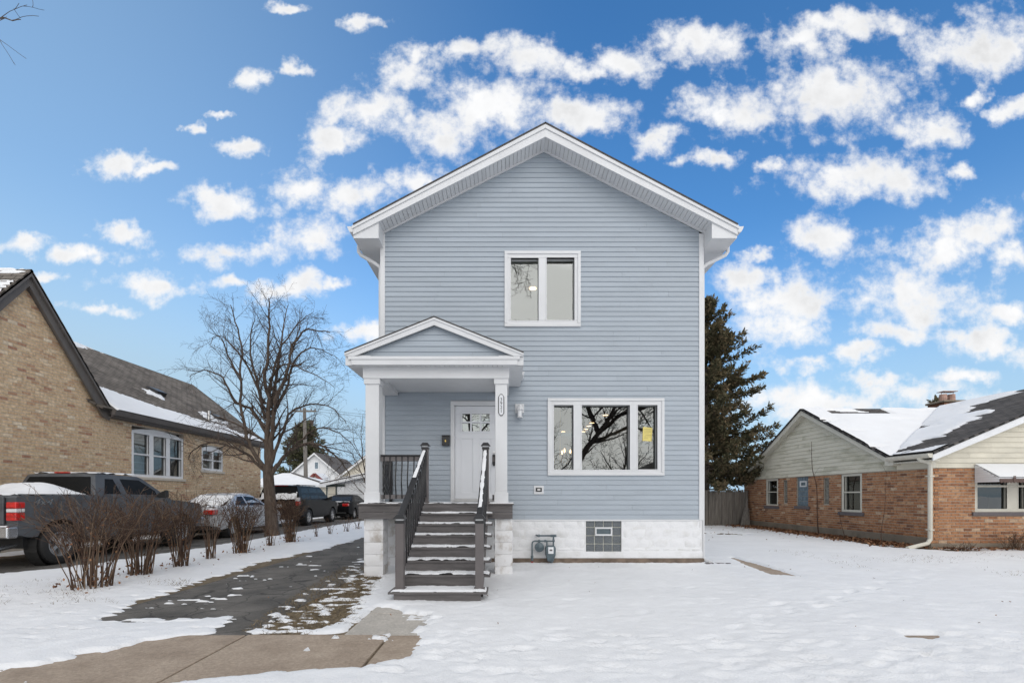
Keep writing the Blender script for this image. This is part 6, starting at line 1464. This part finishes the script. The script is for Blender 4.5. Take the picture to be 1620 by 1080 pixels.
# ------------------------------------------------------------------ hedge shrubs
M['dead_leaf'] = ramp_mat('dead_leaves', [(0, (.09, .04, .022)), (.5, (.20, .095, .05)), (1, (.32, .18, .10))], 'attr', .85, .1, 60)
def shrub(label, x, y, H, Rt, ns, seed, lean=0, thin=False):
    r = random.Random(seed); root = thing('hedge_shrub', label, 'shrub', (x, y, 0), 'bare hedge shrubs along the driveway'); tw = MB(); lf = MB()
    for k in range(ns):
        a = r.uniform(0, 2*math.pi); rb = .16*math.sqrt(r.random())*Rt/.55; ro = Rt*math.sqrt(r.random())*1.05
        p0 = Vector((x+rb*math.cos(a), y+rb*math.sin(a), -.02)); h = H*r.uniform(.72, 1.02); a2 = a+r.uniform(-.5, .5)
        p3 = Vector((x+ro*math.cos(a2)+lean*h*.2, y+ro*math.sin(a2), h)); pts = []
        for i in range(7):
            t = i/6; q = p0.lerp(p3, t); bow = math.sin(math.pi*t)*.06; pts.append(q+Vector((-math.cos(a2)*bow, -math.sin(a2)*bow, bow*.8))+rdir(r)*.018*(t > 0))
        rd = r.uniform(.006, .013); rads = [rd*(1-.7*i/6) for i in range(7)]; tw.tube(pts, rads, 4, cap=False, val=r.uniform(.35, 1))
        sub(tw, pts, rads, r, 0, 2, (6.5 if not thin else 4, 8 if not thin else 5), (.36, .18), (.12, .06), .46, 1)
        for q in range(3 if not thin else 2):
            t = r.uniform(.0, 1); c = pts[min(6, int(t*6))]+rdir(r)*.05
            if r.random() < .35: c = Vector((x+r.gauss(0, .2), y+r.gauss(0, .2), r.uniform(.02, .2)))
            u_ = rdir(r)*.028; v_ = u_.cross(rdir(r)).normalized()*.017; lf.add([c-u_, c+v_, c+u_, c-v_], [(0,1,2,3)], r.random())
    tw.build('stems', M['twig_red'], root, kind='stuff'); lf.build('dead_leaves', M['dead_leaf'], root, kind='stuff')
SH = [('widest hedge shrub nearest the viewer in front of the pickup wheel', 145, 933, 1.36, .80, 44, 0, 0), ('dense hedge shrub second from the viewer beside the pickup door', 222, 911, 1.36, .60, 42, 0, 0), ('hedge shrub in front of the pickup front wheel', 285, 899, 1.32, .46, 34, 0, 0), ('thin sparse hedge shrub between pickup and silver sedan', 333, 887, 1.32, .34, 16, 0, 1),
 ('hedge shrub before the silver sedan rear wheel', 380, 877, 1.28, .55, 46, 0, 0), ('low hedge tuft at the foot of the bare tree', 429, 865, .62, .32, 16, 0, 1), ('last full hedge shrub before the black sport utility vehicle', 460, 859, 1.28, .48, 50, 0, 0)]
for k, (lb, px_, py_, H, Rt, ns, ln, th) in enumerate(SH):
    x, y = gnd(px_, py_); shrub(lb, x, y, H, Rt, ns, 100+k, ln, th)
for k, (px_, py_, lb) in enumerate(((500, 850, 'tiny dry sapling right of the last full hedge shrub'), (523, 846, 'second tiny dry sapling along the drive edge'), (548, 842, 'third tiny dry sapling along the drive edge'), (567, 838, 'tiny dry sapling nearest the porch pier'))):
    x, y = gnd(px_, py_); shrub(lb, x, y, .55, .3, 7, 140+k, 0, True)
# dry weeds and saplings by the bungalow
def dry(name, label, x, y, H, Rt, ns, seed, cat='weeds'):
    r = random.Random(seed); o = MB()
    for k in range(ns):
        a = r.uniform(0, 6.28); p0 = Vector((x+r.gauss(0, Rt*.25), y+r.gauss(0, .06), -.02)); p1 = p0+Vector((math.cos(a)*Rt*r.random(), -abs(math.sin(a))*Rt*.4*r.random(), H*r.uniform(.4, 1))); m = (p0+p1)/2+rdir(r)*.05
        o.tube([p0, m, p1], [.005, .004, .002], 3, cap=False, val=r.uniform(.4, 1)); sub(o, [p0, m, p1], [.004, .003, .002], r, 0, 1, (8,), (.12,), (.02,), .4, 1)
    b = o.build(name, M['twig_red'], None); tag(b, label, cat, 'dry plants along the bungalow')
    return b
dry('dry_weeds', 'tuft of dry weeds below the awning window', 13.0, 11.95, .55, .45, 70, 1)
dry('dry_weeds', 'low dry weeds beside the bungalow corner', 11.6, 11.9, .25, .4, 40, 2)
def sapling(label, pts, Y, r0, seed):
    r = random.Random(seed); o = MB(); P = smooth_pts([at(a, b, Y) for a, b in pts], 4); n = len(P); rd = [r0*(1-.75*i/(n-1)) for i in range(n)]; P[0].z = -.03
    o.tube(P, rd, 5, val=.4); sub(o, P, rd, r, 0, 1, (1.6,), (.35,), (.1,), .3, 1)
    tag(o.build('bare_sapling', M['twig_red']), label, 'sapling', 'dry plants along the bungalow')
sapling('tall thin sapling against the bungalow gable', [(1296,853),(1293,820),(1292,770),(1285,740),(1284,698)], 16.0, .022, 1)
sapling('thin sapling right of the large side window', [(1397,866),(1394,842),(1400,800),(1402,745)], 13.0, .012, 2)
sapling('forked sapling below the large side window', [(1336,860),(1336,848),(1330,825),(1328,810)], 14.6, .014, 3)
# ------------------------------------------------------------------ leaf litter and grass
r = random.Random(17); lf = MB()
def leaf(c, s):
    n_ = (Vector((0, 0, 1))+rdir(r)*.8).normalized(); u_ = n_.orthogonal().normalized(); u_ = (Matrix.Rotation(r.uniform(0, 6.28), 3, n_) @ u_)*s; v_ = n_.cross(u_)*.6
    lf.add([c-u_, c-u_*.2+v_, c+u_, c-u_*.2-v_], [(0,1,2,3)], r.random())
for k in range(3600):
    y = r.uniform(12.2, 21.8); x = 11.1-abs(r.gauss(0, .42))*(1.0 if y < 20 else 1.3); leaf(Vector((x, y, .045+r.random()*.05)), r.uniform(.03, .065))
for k in range(420): leaf(Vector((r.uniform(10.9, 14.5), 12.2-abs(r.gauss(0, .25)), .04+r.random()*.03)), r.uniform(.025, .055))
for k in range(60): leaf(Vector((r.uniform(5, 11), r.uniform(13, 21), .05)), r.uniform(.02, .04))
for k in range(60): leaf(Vector((r.uniform(-8, 9), r.uniform(4.6, 10), .06)), r.uniform(.008, .022))
tag(lf.build('leaf_litter', M['dead_leaf']), 'brown dead leaves drifted along the bungalow wall', 'leaves', kind='stuff')
M['straw'] = ramp_mat('straw_grass', [(0, (.08, .058, .032)), (.5, (.18, .135, .078)), (1, (.30, .235, .145))], 'attr', .9, 0, 60)
gr = MB(); GP = np.array(GRASS)
pts_x = np.array([r.uniform(-3.2, -1.3) for _ in range(16000)]); pts_y = np.array([r.uniform(4.6, 9.2) for _ in range(16000)])
ins = polydist(pts_x, pts_y, GRASS) > -.12
for x, y in zip(pts_x[ins], pts_y[ins]):
    a = r.uniform(0, 6.28); L = r.uniform(.03, .09); d = Vector((math.cos(a)*L, math.sin(a)*L, L*r.uniform(.15, .6))); w = Vector((-math.sin(a), math.cos(a), 0))*.0035; p = Vector((x, y, .0))
    gr.add([p-w, p+w, p+d], [(0,1,2)], r.random())
for k in range(2600):
    x = r.uniform(-8, -4.9); y = r.uniform(4.5, 7.6)
    if float(fbm(np.array([x]), np.array([y]), 1.5, 3, 5)[0]) < .12: continue
    a = r.uniform(0, 6.28); L = r.uniform(.03, .08); d = Vector((math.cos(a)*L, math.sin(a)*L, L*.8)); w = Vector((-math.sin(a), math.cos(a), 0))*.003; p = Vector((x, y, .03)); gr.add([p-w, p+w, p+d], [(0,1,2)], r.random())
for k in range(2600):
    x = r.uniform(6.5, 13); y = r.uniform(7.8, 12)
    if float(fbm(np.array([x]), np.array([y]), .9, 3, 15)[0]) < .10: continue
    a = r.uniform(0, 6.28); L = r.uniform(.03, .08); d = Vector((math.cos(a)*L, math.sin(a)*L, L*.8)); w = Vector((-math.sin(a), math.cos(a), 0))*.004; p = Vector((x, y, .03)); gr.add([p-w, p+w, p+d], [(0,1,2)], r.random())
tag(gr.build('dry_grass', M['straw']), 'dry straw grass poking through the thin snow', 'grass', kind='stuff')
